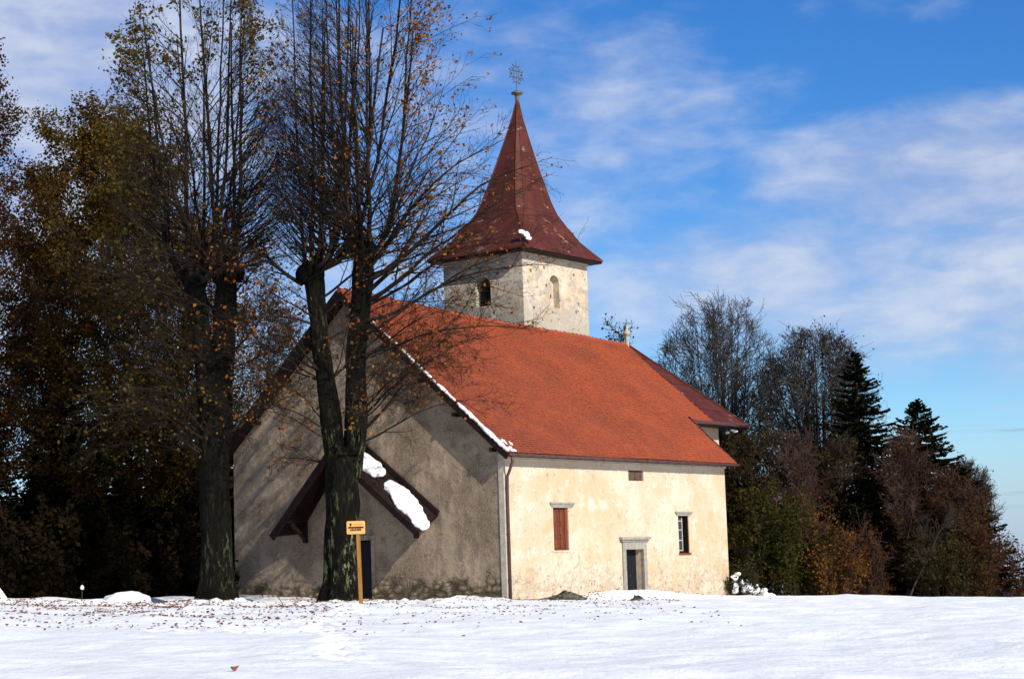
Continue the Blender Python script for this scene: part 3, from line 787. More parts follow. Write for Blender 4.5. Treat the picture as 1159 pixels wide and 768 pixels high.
# openwork cross
ccx = MB(); o = Vector((*sct, 27.41)); dv = Vector((.98, -.2, 0)).normalized()
def cp_(x, z): return o + dv * x + Vector((0, 0, z))
r_ = .024
def ln(a, b): ccx.tube([tuple(cp_(*a)), tuple(cp_(*b))], r_, 6)
ln((0, -.95), (0, .72)); a_, b_ = .17, .42
for s in (-1, 1):
    ln((s * a_, -b_), (s * a_, b_)); ln((-b_, s * a_), (b_, s * a_)); ln((-a_, s * b_), (a_, s * b_)); ln((s * b_, -a_), (s * b_, a_))
    for q in (-1, 1):
        ln((s * a_, q * b_), (s * (a_ + .09), q * (b_ + .09))); ln((s * b_, q * a_), (s * (b_ + .09), q * (a_ + .09))); ln((s * a_ * 1.3, q * a_ * 1.3), (s * (a_ + .16), q * (a_ + .16)))
ccx.lathe([(.02, -.05), (.06, 0), (.02, .05)], 8, tuple(cp_(.34, 0))); ccx.lathe([(.02, -.05), (.05, 0), (.02, .05)], 8, tuple(cp_(-.34, 0)))
ccx.build('cross', M['iron'], sp)
# stone finial on the ridge end
rf = MB(); fx = (22.9, 8.3, 0)
rf.lathe([(.13, 12.9), (.12, 13.30), (.10, 13.31), (.095, 13.62), (.12, 13.66), (.20, 13.78), (.13, 13.92), (.08, 14.0), (.07, 14.22), (.09, 14.25), (.06, 14.28)], 12, fx)
rfo = rf.build('ridge_finial', mat('pale_stone', flat((.36, .31, .21), .3, 5, .01), .8), church, False)
m = MB(); m.tube([(22.9, 8.3, 14.25), (22.9, 8.3, 14.58)], .022, 6); m.beam((22.75, 8.42, 14.36), (23.2, 8.05, 14.34), .03, .05); m.lathe([(.03, 14.05), (.08, 14.14), (.03, 14.25)], 8, (22.84, 8.34, 0))
m.build('finial_star', M['iron'], rfo)


# ------------------------------------------------------------------ snow lying on things
def snow_lump(name, pts, rad, flat_n, label, group=None, seed=1, cat='snow', parent_mat=None, h=.5, smooth=5):
    """soft snow patch: blobs along a path, squashed along flat_n, merged by remesh-free union of displaced ellipsoids"""
    bm = bmesh.new(); rg = random.Random(seed); n = Vector(flat_n).normalized()
    for p, r in zip(pts, rad):
        b2 = bmesh.ops.create_icosphere(bm, subdivisions=3, radius=1)
        sx, sy = r if isinstance(r, tuple) else (r, r)
        for v in b2['verts']:
            d = v.co.copy(); k = 1 + .18 * math.sin(d.x * 3.1 + rg.random() * .2 + p[0] * 7) * math.sin(d.y * 4 + p[1] * 5) + .08 * math.sin(d.z * 9 + d.x * 7)
            c = Vector((d.x * sx, d.y * sy, d.z * (sx + sy) / 2)) * k
            c -= n * c.dot(n) * (1 - h)
            v.co = Vector(p) + c
    me = bpy.data.meshes.new(name); bm.to_mesh(me); bm.free(); me.shade_smooth(); me.materials.append(M['snow'])
    o = bpy.data.objects.new(name, me); col.objects.link(o)
    rm = o.modifiers.new('r', 'REMESH'); rm.mode = 'VOXEL'; rm.voxel_size = .05; rm.use_smooth_shade = True
    sm = o.modifiers.new('s', 'SMOOTH'); sm.iterations = smooth; sm.factor = .5
    return tag(o, label, cat, group)


def church_obj(o): o.location = CH; o.rotation_euler = (0, 0, AN); return o


def on_porch(f, g_, off=.10):
    a = Vector(wr).lerp(Vector(wp), f); b = Vector(orr).lerp(Vector(op), f); return tuple(a.lerp(b, g_) + nr * off)


p_ = [on_porch(f, g_, .06) for f, g_ in ((.62, .42), (.70, .42), (.75, .50), (.80, .55), (.86, .6), (.93, .62), (.66, .45))]
church_obj(snow_lump('roof_snow', p_, [.42, .55, .6, .6, .6, .56, .42], nr, 'rounded upper clump of snow on the right canopy slope', 'snow clumps on the canopy', 2, h=.36, smooth=12))
p_ = [on_porch(f, g_, .06) for f, g_ in ((.04, .72), (.10, .62), (.17, .56), (.24, .52), (.29, .50), (.35, .47), (.40, .45), (.44, .42), (.01, .76))]
church_obj(snow_lump('roof_snow', p_, [.40, .46, .52, .54, .54, .52, .46, .36, .3], nr, 'long lower clump of snow on the right canopy slope', 'snow clumps on the canopy', 5, h=.36, smooth=12))
rg2 = random.Random(12); pp, rr3 = [], []
tt_ = .01
while tt_ < .93:
    q = roof_pt(-.36 + rg2.uniform(-.03, .03), tt_); wdt = .085 * (1.45 - .8 * tt_) * rg2.uniform(.75, 1.15)
    if not (rg2.random() < .24 and tt_ > .2): pp.append(tuple(q + nv * .08)); rr3.append((wdt * 1.1, wdt * 1.5))
    tt_ += .013
for k in range(14):
    q = roof_pt(rg2.uniform(-.2, .5), rg2.uniform(0, .07)); pp.append(tuple(q + nv * .07)); rr3.append(rg2.uniform(.05, .12))
church_obj(snow_lump('roof_snow', pp, rr3, nslope, 'thin broken strip of snow along the gable edge of the orange roof', None, 3, h=.55))
church_obj(snow_lump('roof_snow', [(13.6, 8.1, 18.05), (13.75, 8.05, 17.85), (13.5, 8.35, 18.2), (13.55, 8.0, 17.8)], [.2, .17, .17, .12], (-.5, -.5, .7), 'small white patch of snow on the front corner of the spire', None, 4, h=.45))
church_obj(snow_lump('roof_snow', [tuple(Vector(wl).lerp(Vector(wp), f) * .25 + Vector(ol).lerp(Vector(op), f) * .75 + nl * .04) for f in np.linspace(.1, .8, 34)], [.11] * 34, nl, 'thin line of snow on the left canopy slope', None, 6, h=.35))
church_obj(snow_lump('roof_snow', [(24.4, 2.95, 8.3), (24.7, 2.95, 8.25), (25.0, 3.1, 8.32), (24.5, 3.3, 8.2)], [.12, .15, .10, .14], (0, 0, 1), 'white snow lump caught under the chancel eave', None, 7, h=.6))


# ------------------------------------------------------------------ trees
def crown_obj(name, parts, m, parent): V, Fq = merge(parts); return np_mesh(name, V, Fq, m, parent)


def bez(rng, p0, p1, p2, p3, K, wob):
    t = np.linspace(0, 1, K)[:, None]
    return (1 - t) ** 3 * p0 + 3 * t * (1 - t) ** 2 * p1 + 3 * t * t * (1 - t) * p2 + t ** 3 * p3 + np.cumsum(rng.normal(size=(K, 3)), 0) * wob * t ** .5


def reach_from(rng, S, D, r0, E, cap, K=8, up=.05):
    """branches from S along D as far as the ellipsoid E (centre, radii)"""
    s = (S - E[0]) / E[1]; d = D / E[1]; A = (d * d).sum(1); B = (s * d).sum(1); C = (s * s).sum(1) - 1
    ln = (-B + np.sqrt(np.maximum(B * B - A * C, 0))) / A
    ln = np.clip(ln * rng.uniform(.72, 1.03, len(S)), .5, cap * rng.uniform(.7, 1.0, len(S)))
    pts = [S]; st = (ln / (K - 1))[:, None]; d = D
    for q in range(K - 1):
        d = nrm(d + np.array([0, 0, up]) + rng.normal(size=d.shape) * .045); pts.append(pts[-1] + d * st)
    return np.stack(pts, 1), np.maximum(np.minimum(r0, .008 + .009 * ln)[:, None] * np.linspace(1, .25, K)[None], .006)


def reach(rng, P, Rr, nper, t0, t1, E, cap, ang=(28, 52), rr=.45, K=8, up=.05):
    M_ = len(P); idx = np.repeat(np.arange(M_), nper); k = np.tile(np.arange(nper), M_)
    t = t0 + (t1 - t0) * ((k + rng.random(len(idx))) / nper) ** .72
    s = interp(P, idx, t); Tn = nrm(interp(np.gradient(P, axis=1), idx, t)); r0 = interp(Rr, idx, t) * rr
    o = (s - E[0]) * np.array([1, 1, 0]); rnd = nrm(o) * 1.1 + rng.normal(size=s.shape) * .75
    per = nrm(rnd - (rnd * Tn).sum(1, keepdims=True) * Tn); a = np.radians(rng.uniform(ang[0], ang[1], len(idx)))[:, None]
    return reach_from(rng, s, nrm(Tn * np.cos(a) + per * np.sin(a)), r0, E, cap, K, up)


def linden(name, base, trunk, limbs, heads, shoots, env, low, leafspec, seed, label):
    """trunk/limbs: lists of (x,y,z,r) in world metres"""
    rng = np.random.default_rng(seed); base = np.array(base)
    root = empty(name, tuple(base)); tag(root, label, 'tree', 'bare lindens before the gable')
    # trunk and limbs: fluted tubes with gnarls
    Vs = []
    for li, path in enumerate([trunk] + limbs):
        A = np.array(path, float); n = 30; K = int((A[-1, 2] - A[0, 2]) / .16) + 2
        tt = np.linspace(0, 1, K); s = np.linspace(0, 1, len(A))
        C = np.stack([np.interp(tt, s, A[:, i]) for i in range(4)], 1)
        for _ in range(4): C[1:-1] = (C[:-2] + 2 * C[1:-1] + C[2:]) / 4
        C[:, :2] += np.stack([vnoise(C[:, 2] * .5, C[:, 2] * 0 + li, seed), vnoise(C[:, 2] * .5, C[:, 2] * 0 + 5 + li, seed)], 1) * .10 * sstep(C[:, 2:3], 2, 5)
        a = np.arange(n) * 2 * np.pi / n; zz = C[:, 2:3]
        fl = 1 + .10 * np.sin(a[None] * 5 + seed + zz * .15) * np.exp(-(zz - base[2]) * .35) + .09 * np.sin(a[None] * 3 + zz * .4 + seed)
        kn = 1 + .30 * np.maximum(fbm(np.cos(a)[None] * 1.6 + zz * .6 + seed, np.sin(a)[None] * 1.6 + zz * .45, seed, 4), -.2)
        r = C[:, 3:4] * fl * kn
        V = np.stack([C[:, 0:1] + r * np.cos(a), C[:, 1:2] + r * np.sin(a), zz + 0 * r + .25 * r * 0], -1).reshape(-1, 3) - base
        Ii = np.arange(K * n).reshape(K, n); J = np.roll(Ii, -1, 1)
        Q = np.stack([Ii[:-1], J[:-1], J[1:], Ii[1:]], -1).reshape(-1, 4)
        Vs.append((V, Q))
        # closed top
        top = V[-n:].mean(0) + np.array([0, 0, .15]); Vc = np.concatenate([V[-n:], top[None]]); ia = np.arange(n)
        Vs.append((Vc, np.stack([ia, (ia + 1) % n, np.full(n, n), np.full(n, n)], -1)))
    # gnarled pollard knuckles
    for (hx, hy, hz, hr) in heads:
        for q in range(7):
            c = np.array([hx, hy, hz]) + rng.normal(size=3) * np.array([hr, hr, hr * 1.3]) * .38
            th = np.linspace(0, np.pi, 8); n = 12; a = np.arange(n) * 2 * np.pi / n; rr_ = hr * rng.uniform(.35, .7)
            rad = rr_ * np.sin(th)[:, None] * (1 + .25 * np.sin(a * 3 + q)[None]) + .004
            V = np.stack([c[0] + rad * np.cos(a), c[1] + rad * np.sin(a), (c[2] - rr_ * 1.3 * np.cos(th))[:, None] + 0 * rad], -1).reshape(-1, 3) - base
            Ii = np.arange(8 * n).reshape(8, n); J = np.roll(Ii, -1, 1); Vs.append((V, np.stack([Ii[:-1], J[:-1], J[1:], Ii[1:]], -1).reshape(-1, 4)))
    V, Fq = merge(Vs); tri = Fq
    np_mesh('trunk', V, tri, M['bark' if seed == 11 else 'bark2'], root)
    # limbs rising like a candelabra from the pollard heads, side branches reaching out to a domed outline
    E = (np.array(env[:3]), np.array(env[3:]))
    P, Rr = [], []; H = np.array(heads)
    for i in range(shoots):
        h = H[i % len(H)]; side = math.copysign(1, h[0] - env[0])
        a_ = rng.uniform(0, 6.283); q = .10 + .72 * rng.random() ** .7
        e_ = np.array([h[0] * .3 + E[0][0] * .7 + E[1][0] * (q * math.cos(a_) * .95 + .12 * side), E[0][1] + E[1][1] * q * math.sin(a_), 0.0])
        rel = ((e_[:2] - E[0][:2]) / E[1][:2]); e_[2] = E[0][2] + E[1][2] * math.sqrt(max(1 - (rel ** 2).sum(), .15)) * rng.uniform(.86, .98)
        st = h[:3] + np.array([math.cos(a_), math.sin(a_), .4]) * h[3] * .5
        dh = np.array([e_[0] - st[0], e_[1] - st[1], 0]); c1_ = st + dh * .55 + np.array([0, 0, rng.uniform(.0, .5)]); c2_ = st + dh * .72 + np.array([0, 0, rng.uniform(2.2, 4.5)])
        P.append(bez(rng, st, c1_, c2_, e_, 16, .035)); Rr.append(np.linspace(1, .16, 16) ** .75 * rng.uniform(.075, .14))
    P = np.array(P); Rr = np.array(Rr)
    B1, b1 = reach(rng, P, Rr, 30, .08, 1.0, E, 6.0, (34, 68), up=.035)
    hb = np.repeat(H, 10, 0); S0 = hb[:, :3] + rng.normal(size=(len(hb), 3)) * hb[:, 3:4] * .35; az_ = rng.uniform(0, 6.283, len(hb)); el_ = rng.uniform(-.1, .75, len(hb))
    B0, b0 = reach_from(rng, S0, np.stack([np.cos(az_) * np.cos(el_), np.sin(az_) * np.cos(el_), np.sin(el_)], 1), np.full(len(hb), .035), E, 6.5)
    B1 = np.concatenate([B1, B0]); b1 = np.concatenate([b1, b0])
    B2, b2 = grow(rng, B1, b1, 8, .25, 1.0, lambda t, l: (.30 - .12 * t) * l + .16, (R_(22), R_(45)), .045, 5, .07, .55, .0055)
    B3, b3 = grow(rng, B2, b2, 2, .2, 1.0, lambda t, l: .34 * l + .12, (R_(22), R_(50)), .03, 4, .09, .7, .0045)
    # low arching branches
    LP, LR = [], []
    for (z, x0, y0, az_, ln_, r0, upv) in low:
        d = np.array([math.cos(az_), math.sin(az_), upv]); d /= np.linalg.norm(d); p = np.array([x0, y0, z]); c = [p]
        for q in range(11):
            d = nrm(d + np.array([0, 0, .05 if q < 4 else -.075]) + rng.normal(size=3) * .075); p = p + d * ln_ / 11; c.append(p)
        LP.append(c); LR.append(np.linspace(1, .14, 12) * r0)
    LP = np.array(LP); LR = np.array(LR)
    C1, k1 = grow(rng, LP, LR, 10, .15, .98, lambda t, l: (1 - .5 * t) * l * .38, (R_(20), R_(50)), .015, 6, .10, .5, .008)
    C2, k2 = grow(rng, C1, k1, 6, .15, .98, lambda t, l: .32 * l + .2, (R_(20), R_(55)), -.01, 5, .13, .6, .006)
    C3, k3 = grow(rng, C2, k2, 3, .2, 1, lambda t, l: .3 * l + .15, (R_(20), R_(55)), -.02, 4, .14, .7, .005)
    parts = [tubes(P - base, Rr, 7), tubes(LP - base, LR, 7), tubes(B1 - base, b1, 4), tubes(C1 - base, k1, 4), tubes(B2 - base, b2, 3), tubes(B3 - base, b3, 3), tubes(C2 - base, k2, 3), tubes(C3 - base, k3, 3)]
    crown_obj('crown', parts, M['twig'], root)
    # leaves
    nT, wfun, nL, lm, lsz = leafspec
    tips = B3[:, -2:].reshape(-1, 3); w = wfun(tips); w = np.maximum(w, 0) + 1e-6
    ii = rng.choice(len(tips), nT, p=w / w.sum()); Cc = tips[ii] + rng.normal(size=(nT, 3)) * .08
    tips2 = C3[:, -2:].reshape(-1, 3); jj = rng.integers(0, len(tips2), nL); Dd = tips2[jj] + rng.normal(size=(nL, 3)) * .08
    V, Fq = leaf_quads(rng, np.concatenate([Cc, Dd]) - base, lsz)
    var = np.concatenate([rng.random(nT), rng.random(nL) * .75])
    np_mesh('foliage', V, Fq, lm, root, False, var)
    return root


def rlow(seed, n, pts, zr, azr, lr):
    rg = random.Random(seed); out = []
    for i in range(n):
        z = rg.uniform(*zr); k = min(range(len(pts)), key=lambda q: abs(pts[q][2] - z) + rg.random() * 1.5)
        out.append((z, pts[k][0], pts[k][1], R_(rg.uniform(*azr)), rg.uniform(*lr), rg.uniform(.025, .06), rg.uniform(.1, .8)))
    return out


lt1 = [(-6.97, 74.5, .0, 0.944), (-6.95, 74.5, .45, 0.784), (-6.93, 74.5, 1.2, 0.624), (-6.91, 74.5, 3.0, 0.584), (-6.85, 74.5, 4.6, 0.640), (-6.80, 74.5, 5.9, 0.672), (-6.8, 74.5, 6.4, 0.400)]
ll1 = [(-7.0, 74.5, 5.2, 0.400), (-7.25, 74.4, 7.2, 0.400), (-7.40, 74.4, 9.1, 0.352), (-7.6, 74.4, 11.5, 0.336), (-7.75, 74.4, 12.9, 0.416), (-7.78, 74.4, 13.7, 0.320)]
lr1 = [(-6.5, 74.6, 5.2, 0.440), (-6.25, 74.6, 7.5, 0.416), (-6.2, 74.6, 9.5, 0.376), (-6.0, 74.6, 11.5, 0.384), (-5.85, 74.6, 13.3, 0.440), (-5.75, 74.6, 14.6, 0.320)]
low1 = rlow(1, 11, ll1 + lr1, (5.5, 9.0), (-75, 40), (3.2, 6.2)) + rlow(2, 12, ll1 + lr1, (9.0, 13.5), (-50, 45), (4.5, 7.0)) + rlow(3, 13, ll1, (5.5, 13), (120, 235), (2.5, 5.0))
low1 += [(13.0, -5.6, 74.4, R_(-12), 8.0, .11, .70), (12.2, -5.6, 74.4, R_(-20), 7.6, .09, .35), (11.4, -5.7, 74.3, R_(-5), 7.8, .08, .2), (12.6, -5.6, 74.6, R_(20), 6.8, .10, 1.0), (12.9, -8.2, 74.4, R_(190), 4.5, .09, .7), (7.0, -6.0, 74.2, R_(-30), 5.2, .07, .5), (13.4, -5.6, 74.4, R_(-35), 7.0, .08, .9), (13.6, -5.6, 74.7, R_(5), 8.0, .09, .95), (12.0, -5.7, 74.4, R_(12), 7.4, .07, .25), (10.8, -5.8, 74.3, R_(-15), 7.6, .07, .30), (10.0, -5.9, 74.3, R_(-8), 6.8, .06, .2), (13.8, -5.6, 74.6, R_(-18), 7.4, .08, 1.3)]
def wf1(p): return np.exp(-((p[:, 0] + 2.0) / 2.0) ** 2) * (p[:, 2] > 14) * 1.0 + .10 + .25 * (p[:, 0] > -3.5) + .3 * np.exp(-((p[:, 0] + 9.3) / .9) ** 2) * (p[:, 2] > 18)
linden('linden_tree', (-6.97, 74.5, .3), lt1, [ll1, lr1], [(-7.78, 74.4, 13.4, .5), (-5.8, 74.6, 14.0, .6)], 18,
       (-5.0, 74.5, 17.6, 5.3, 4.6, 9.2), low1, (3200, wf1, 2400, L_['linden'], .15), 11,
       'tall forked linden with a thick lichen streaked trunk right before the canopy')

lt2 = [(-12.02, 76, .0, 1.000), (-12.0, 76, .5, 0.840), (-11.97, 76, 1.3, 0.656), (-11.98, 76, 3.3, 0.592), (-12.1, 76, 5.6, 0.608), (-12.12, 76, 8.0, 0.672), (-12.1, 76, 10.0, 0.704), (-12.1, 76, 10.5, 0.400)]
ll2 = [(-12.4, 76, 9.3, 0.384), (-12.5, 76, 11.2, 0.352), (-12.62, 76, 12.6, 0.368), (-12.75, 76, 13.5, 0.304)]
lr2 = [(-11.75, 76, 9.3, 0.448), (-11.62, 76, 11.2, 0.432), (-11.5, 76, 12.8, 0.416), (-11.35, 76, 14.2, 0.336)]
low2 = rlow(6, 22, ll2 + lr2 + [(-12.1, 76, 6)], (6.0, 13.5), (135, 250), (3.5, 6.8)) + rlow(7, 11, lr2 + [(-12.0, 76, 7)], (6.5, 13.5), (-70, 40), (2.5, 4.6))
def wf2(p): return 1.0 * (p[:, 0] < -12.8) * (p[:, 2] > 17) * sstep(-p[:, 0], 12.8, 15.5) + .9 * (p[:, 2] > 22.3) + .10
linden('linden_tree', (-12.02, 76, .3), lt2, [ll2, lr2], [(-12.7, 76, 13.3, .5), (-11.4, 76, 14.0, .55)], 13,
       (-12.4, 76, 17.6, 4.5, 4.2, 8.5), low2, (4600, wf2, 1500, L_['lindeng'], .16), 23,
       'tall dark linden left of the gable with olive leaves still in its top')


def put_leaves(rng, pts, n, size, lm, parent, base, jit=.15, lo=0, hi=1, flat=0.0):
    ii = rng.integers(0, len(pts), n); C = pts[ii] + rng.normal(size=(n, 3)) * jit
    V, Fq = leaf_quads(rng, C - base, size, flat=flat)
    # clumps share a tone
    cl_ = hashn(np.floor(C[:, 0] * .9), np.floor(C[:, 1] * .9) + np.floor(C[:, 2] * .9) * 7, 3)
    var = np.clip(.6 * cl_ + .4 * rng.random(n), 0, 1) * (hi - lo) + lo
    np_mesh('foliage', V, Fq, lm, parent, False, var)


def broadleaf(name, x, y, H, spread, label, seed, group, nprim=26, t0=.2, ang=(35, 65), up=.10, nleaf=0, lsz=.16, lm=None, tm='dtwig', nsec=8, nter=6, nq=4, tr=.2, stems=1, rmin=.008, profile=None, lean=(0, 0), sink=0.0, dome=None):
    rng = np.random.default_rng(seed); z0 = float(gz(x, y)) - .3 - sink; base = np.array([x, y, z0]); H = H - z0
    root = empty(name, tuple(base)); tag(root, label, 'tree', group)
    P, Rr = [], []
    for s in range(stems):
        K = 12; t = np.linspace(0, 1, K)
        a = rng.uniform(0, 6.28); sp = spread * .9 * (0 if stems == 1 else rng.uniform(.3, 1))
        hx = H * (1 if stems == 1 else rng.uniform(.78, 1.0)) * (1 - (.12 * sp / max(spread, .1)))
        c = np.stack([x + lean[0] * t + sp * math.cos(a) * t ** .8, y + lean[1] * t + sp * math.sin(a) * t ** .8, z0 + hx * t], 1) + np.cumsum(rng.normal(size=(K, 3)), 0) * np.array([.07, .07, 0]) * (H / 15)
        P.append(c); Rr.append(np.linspace(1, .08, K) * tr * (1 if stems == 1 else rng.uniform(.5, .8)))
    if dome:
        n_, f0 = dome; tr_c = P[0]; EE = (np.array([x, y, z0 + H * (f0 + .98) / 2]), np.array([spread, spread, H * (.99 - f0) / 2]))
        for i in range(n_):
            q = rng.random() ** .6 * .8; a = rng.uniform(0, 6.283); f = rng.uniform(f0, f0 + .25)
            st = np.array([np.interp(f, np.linspace(0, 1, len(tr_c)), tr_c[:, j]) for j in range(3)])
            e_ = EE[0] + EE[1] * np.array([q * math.cos(a), q * math.sin(a), math.sqrt(1 - q * q) * rng.uniform(.85, .98)])
            kk = rng.uniform(.55, .75); md = st + (e_ - st) * np.array([kk, kk, .30]); t = np.linspace(0, 1, 12)[:, None]
            P.append((1 - t) ** 2 * st + 2 * t * (1 - t) * md + t ** 2 * e_ + np.cumsum(rng.normal(size=(12, 3)), 0) * .04 * t); Rr.append(np.linspace(1, .12, 12) * tr * rng.uniform(.25, .5))
        P[0] = P[0][0] + (P[0] - P[0][0]) * .8
    P = np.array(P); Rr = np.array(Rr)
    prof = profile or (lambda t: np.sqrt(np.clip(1 - ((t - .45) / .62) ** 2, .04, 1)))
    k = max(3, nprim // stems)
    if dome: B1, b1 = reach(rng, P, Rr, 15, .15, 1.0, EE, spread * .8, up=.06)
    else: B1, b1 = grow(rng, P, Rr, k, t0, .98, lambda t, l: prof(t) * spread * (1 if stems == 1 else .65), (R_(ang[0]), R_(ang[1])), up, 7, .10, .5, .015)
    B2, b2 = grow(rng, B1, b1, nsec, .15, .98, lambda t, l: .42 * l + .15, (R_(25), R_(55)), up * .6, 5, .12, .55, rmin * 1.3)
    B3, b3 = grow(rng, B2, b2, nter, .15, 1, lambda t, l: .40 * l + .15, (R_(25), R_(55)), up * .5, 4, .14, .6, rmin)
    parts = [tubes(B1 - base, b1, 4), tubes(B2 - base, b2, 3), tubes(B3 - base, b3, 3)]
    tips = B3[:, 1:].reshape(-1, 3)
    if nq:
        B4, b4 = grow(rng, B3, b3, nq, .2, 1, lambda t, l: .45 * l + .1, (R_(25), R_(55)), up * .4, 3, .14, .7, rmin * .85); parts.append(tubes(B4 - base, b4, 3)); tips = B4[:, 1:].reshape(-1, 3)
    V, Fq = tubes(P - base, Rr, 9); np_mesh('trunk', V, Fq, M['fbark'], root)
    crown_obj('crown', parts, M[tm], root)
    if nleaf: put_leaves(rng, tips, nleaf, lsz, lm, root, base)
    return root


def spruce(x, y, H, Rb, label, seed, group, lm='spruce', t0=.06, dens=1.0, gap=.0):
    rng = np.random.default_rng(seed); z0 = float(gz(x, y)) - .4; base = np.array([x, y, z0]); H = H - z0
    root = empty('spruce_tree', tuple(base)); tag(root, label, 'tree', group)
    K = 12; P = np.stack([np.full(K, x), np.full(K, y), z0 + np.linspace(0, H, K)], 1)[None]; Rr = np.linspace(.024 * H, .01, K)[None]
    trk = tubes(P - base, Rr, 8)
    nb = int(H * 38 * dens); t = t0 + (1 - t0) * np.sort(rng.random(nb)) ** 1.0; az = rng.uniform(0, 6.283, nb)
    L = Rb * (1 - t) ** .75 * rng.uniform(.6, 1.1, nb) + .05
    # whorl gaps give the ragged outline
    lay = np.sin(t * H * 2.6 + rng.normal(size=nb) * .5); L *= 1 + .03 * lay
    KK = 7; q = np.linspace(0, 1, KK)[None]
    r = L[:, None] * q; dz = L[:, None] * (-.30 * q + .22 * q ** 3) + (t[:, None] - .55) * L[:, None] * q * .5
    Bp = np.stack([x + r * np.cos(az)[:, None], y + r * np.sin(az)[:, None], z0 + (t * H)[:, None] + dz], -1)
    br_ = np.linspace(1, .3, KK)[None] * (.012 + .010 * L[:, None])
    # needle sprays
    ns = int(44); idx = np.repeat(np.arange(nb), ns); tt = rng.random(len(idx)) ** .7
    c = interp(Bp, idx, tt); tn = nrm(interp(np.gradient(Bp, axis=1), idx, tt)); sd_ = nrm(np.cross(tn, np.array([0, 0, 1.]))) * rng.choice([-1, 1], len(idx))[:, None]
    dr_ = nrm(tn * .9 + sd_ * rng.uniform(.2, 1.1, len(idx))[:, None] + np.array([0, 0, -.45]) * rng.random(len(idx))[:, None])
    sl_ = (.10 + .15 * L[idx] * (1 - tt * .6)) * rng.uniform(.6, 1.3, len(idx)); wn = nrm(np.cross(dr_, rng.normal(size=dr_.shape) * .6 + np.array([0, 0, 1.])))
    sl_ = sl_[:, None]; wd_ = np.minimum(.05 + .12 * sl_, .11)
    V = np.stack([c - wn * wd_ * .5, c + dr_ * sl_ * .55 - wn * wd_, c + dr_ * sl_, c + dr_ * sl_ * .5 + wn * wd_], 1).reshape(-1, 3) - base
    cr_ = np_mesh('foliage', V, np.arange(len(V)).reshape(-1, 4), L_[lm], root, False, rng.random(len(V) // 4))
    i8 = np.arange(7 * 3)
    V, Fq = merge([trk, tubes(Bp - base, br_, 3)]); np_mesh('trunk', V, Fq, M['fbark'], root)
    return root


def shrub(name, x, y, H, spread, label, seed, group, nleaf, lsz, lm, tm='dtwig', stems=16, cat='shrub', sec=7, ter=5, rmin=.008, z=None):
    rng = np.random.default_rng(seed); z0 = (float(gz(x, y)) - .1) if z is None else z; base = np.array([x, y, z0]); H = H - z0
    root = empty(name, tuple(base)); tag(root, label, cat, group)
    P = []
    for s in range(stems):
        a = rng.uniform(0, 6.283); q = math.sqrt(rng.random()); e = np.array([x + spread * q * math.cos(a), y + spread * q * math.sin(a), z0 + H * (1 - .45 * q * q) * rng.uniform(.7, 1.0)])
        st = np.array([x + spread * .5 * q * math.cos(a), y + spread * .5 * q * math.sin(a), z0]); t = np.linspace(0, 1, 8)[:, None]
        P.append(st + (e - st) * t + np.cumsum(rng.normal(size=(8, 3)), 0) * .04)
    P = np.array(P); Rr = np.tile(np.linspace(1, .2, 8) * (.012 + .006 * H), (stems, 1))
    B1, b1 = grow(rng, P, Rr, sec, .1, 1, lambda t, l: .30 * l + .1, (R_(20), R_(60)), .05, 5, .13, .6, rmin * 1.3)
    B2, b2 = grow(rng, B1, b1, ter, .1, 1, lambda t, l: .4 * l + .1, (R_(20), R_(60)), .03, 4, .15, .6, rmin)
    B3, b3 = grow(rng, B2, b2, 3, .1, 1, lambda t, l: .4 * l + .1, (R_(20), R_(60)), .02, 3, .15, .6, rmin * .85)
    crown_obj('stems', [tubes(P - base, Rr, 5), tubes(B1 - base, b1, 3), tubes(B2 - base, b2, 3), tubes(B3 - base, b3, 3)], M[tm], root)
    if nleaf: put_leaves(rng, B3[:, 1:].reshape(-1, 3), nleaf, lsz, lm, root, base, .12)
    return root


GL = 'forest trees left of the church'; GR = 'forest trees right of the church'
# left forest
broadleaf('beech_tree', -19.6, 89, 22.4, 5.4, 'tall beech full of golden brown leaves between the left edge and the dark linden', 31, GL, 44, .12, (40, 70), .07, 90000, .15, L_['beech'], nsec=9)
broadleaf('beech_tree', -25.2, 86, 25.5, 5.2, 'rusty leaved beech cut by the left edge of the photo', 32, GL, 44, .10, (45, 75), .06, 76000, .15, L_['rust'], nsec=9)
broadleaf('beech_tree', -15.9, 94, 17.5, 4.4, 'thin brown leaved beech seen behind the dark linden trunk', 33, GL, 34, .12, (40, 70), .06, 20000, .17, L_['rust'], nsec=8)
broadleaf('beech_tree', -22.6, 97, 21.5, 4.6, 'olive leaved beech standing deeper between the two big left beeches', 34, GL, 34, .1, (40, 70), .06, 46000, .16, L_['beech'], nsec=8)
broadleaf('bare_tree', -17.9, 99, 19.5, 4.6, 'bare grey branched tree behind the golden brown beech', 35, GL, 34, .15, (35, 60), .08, 4000, .16, L_['beech'], 'gtwig', nsec=8)
broadleaf('bare_tree', -13.4, 104, 15.2, 3.0, 'slim thinly leaved tree rising behind the left roof edge', 36, GL, 26, .2, (30, 60), .08, 3500, .16, L_['beech'], 'gtwig')
spruce(-24.6, 84.5, 13.5, 3.6, 'black green spruce at the far left edge', 41, GL, dens=1.3)
spruce(-21.2, 88.5, 12.0, 3.4, 'black green spruce under the golden brown beech', 42, GL, dens=1.3)
spruce(-18.9, 93, 9.0, 3.0, 'broad dark spruce low in the gap left of the linden trunk', 43, GL, dens=1.2)
spruce(-16.9, 92, 8.2, 1.9, 'small pointed spruce with clear sky behind its tip', 44, GL)
spruce(-15.2, 95, 6.4, 1.9, 'small brownish spruce close behind the dark linden trunk', 45, GL, 'bspruce')
spruce(-13.9, 108, 13.6, 2.0, 'dark spruce tip beside the left roof edge', 46, GL)
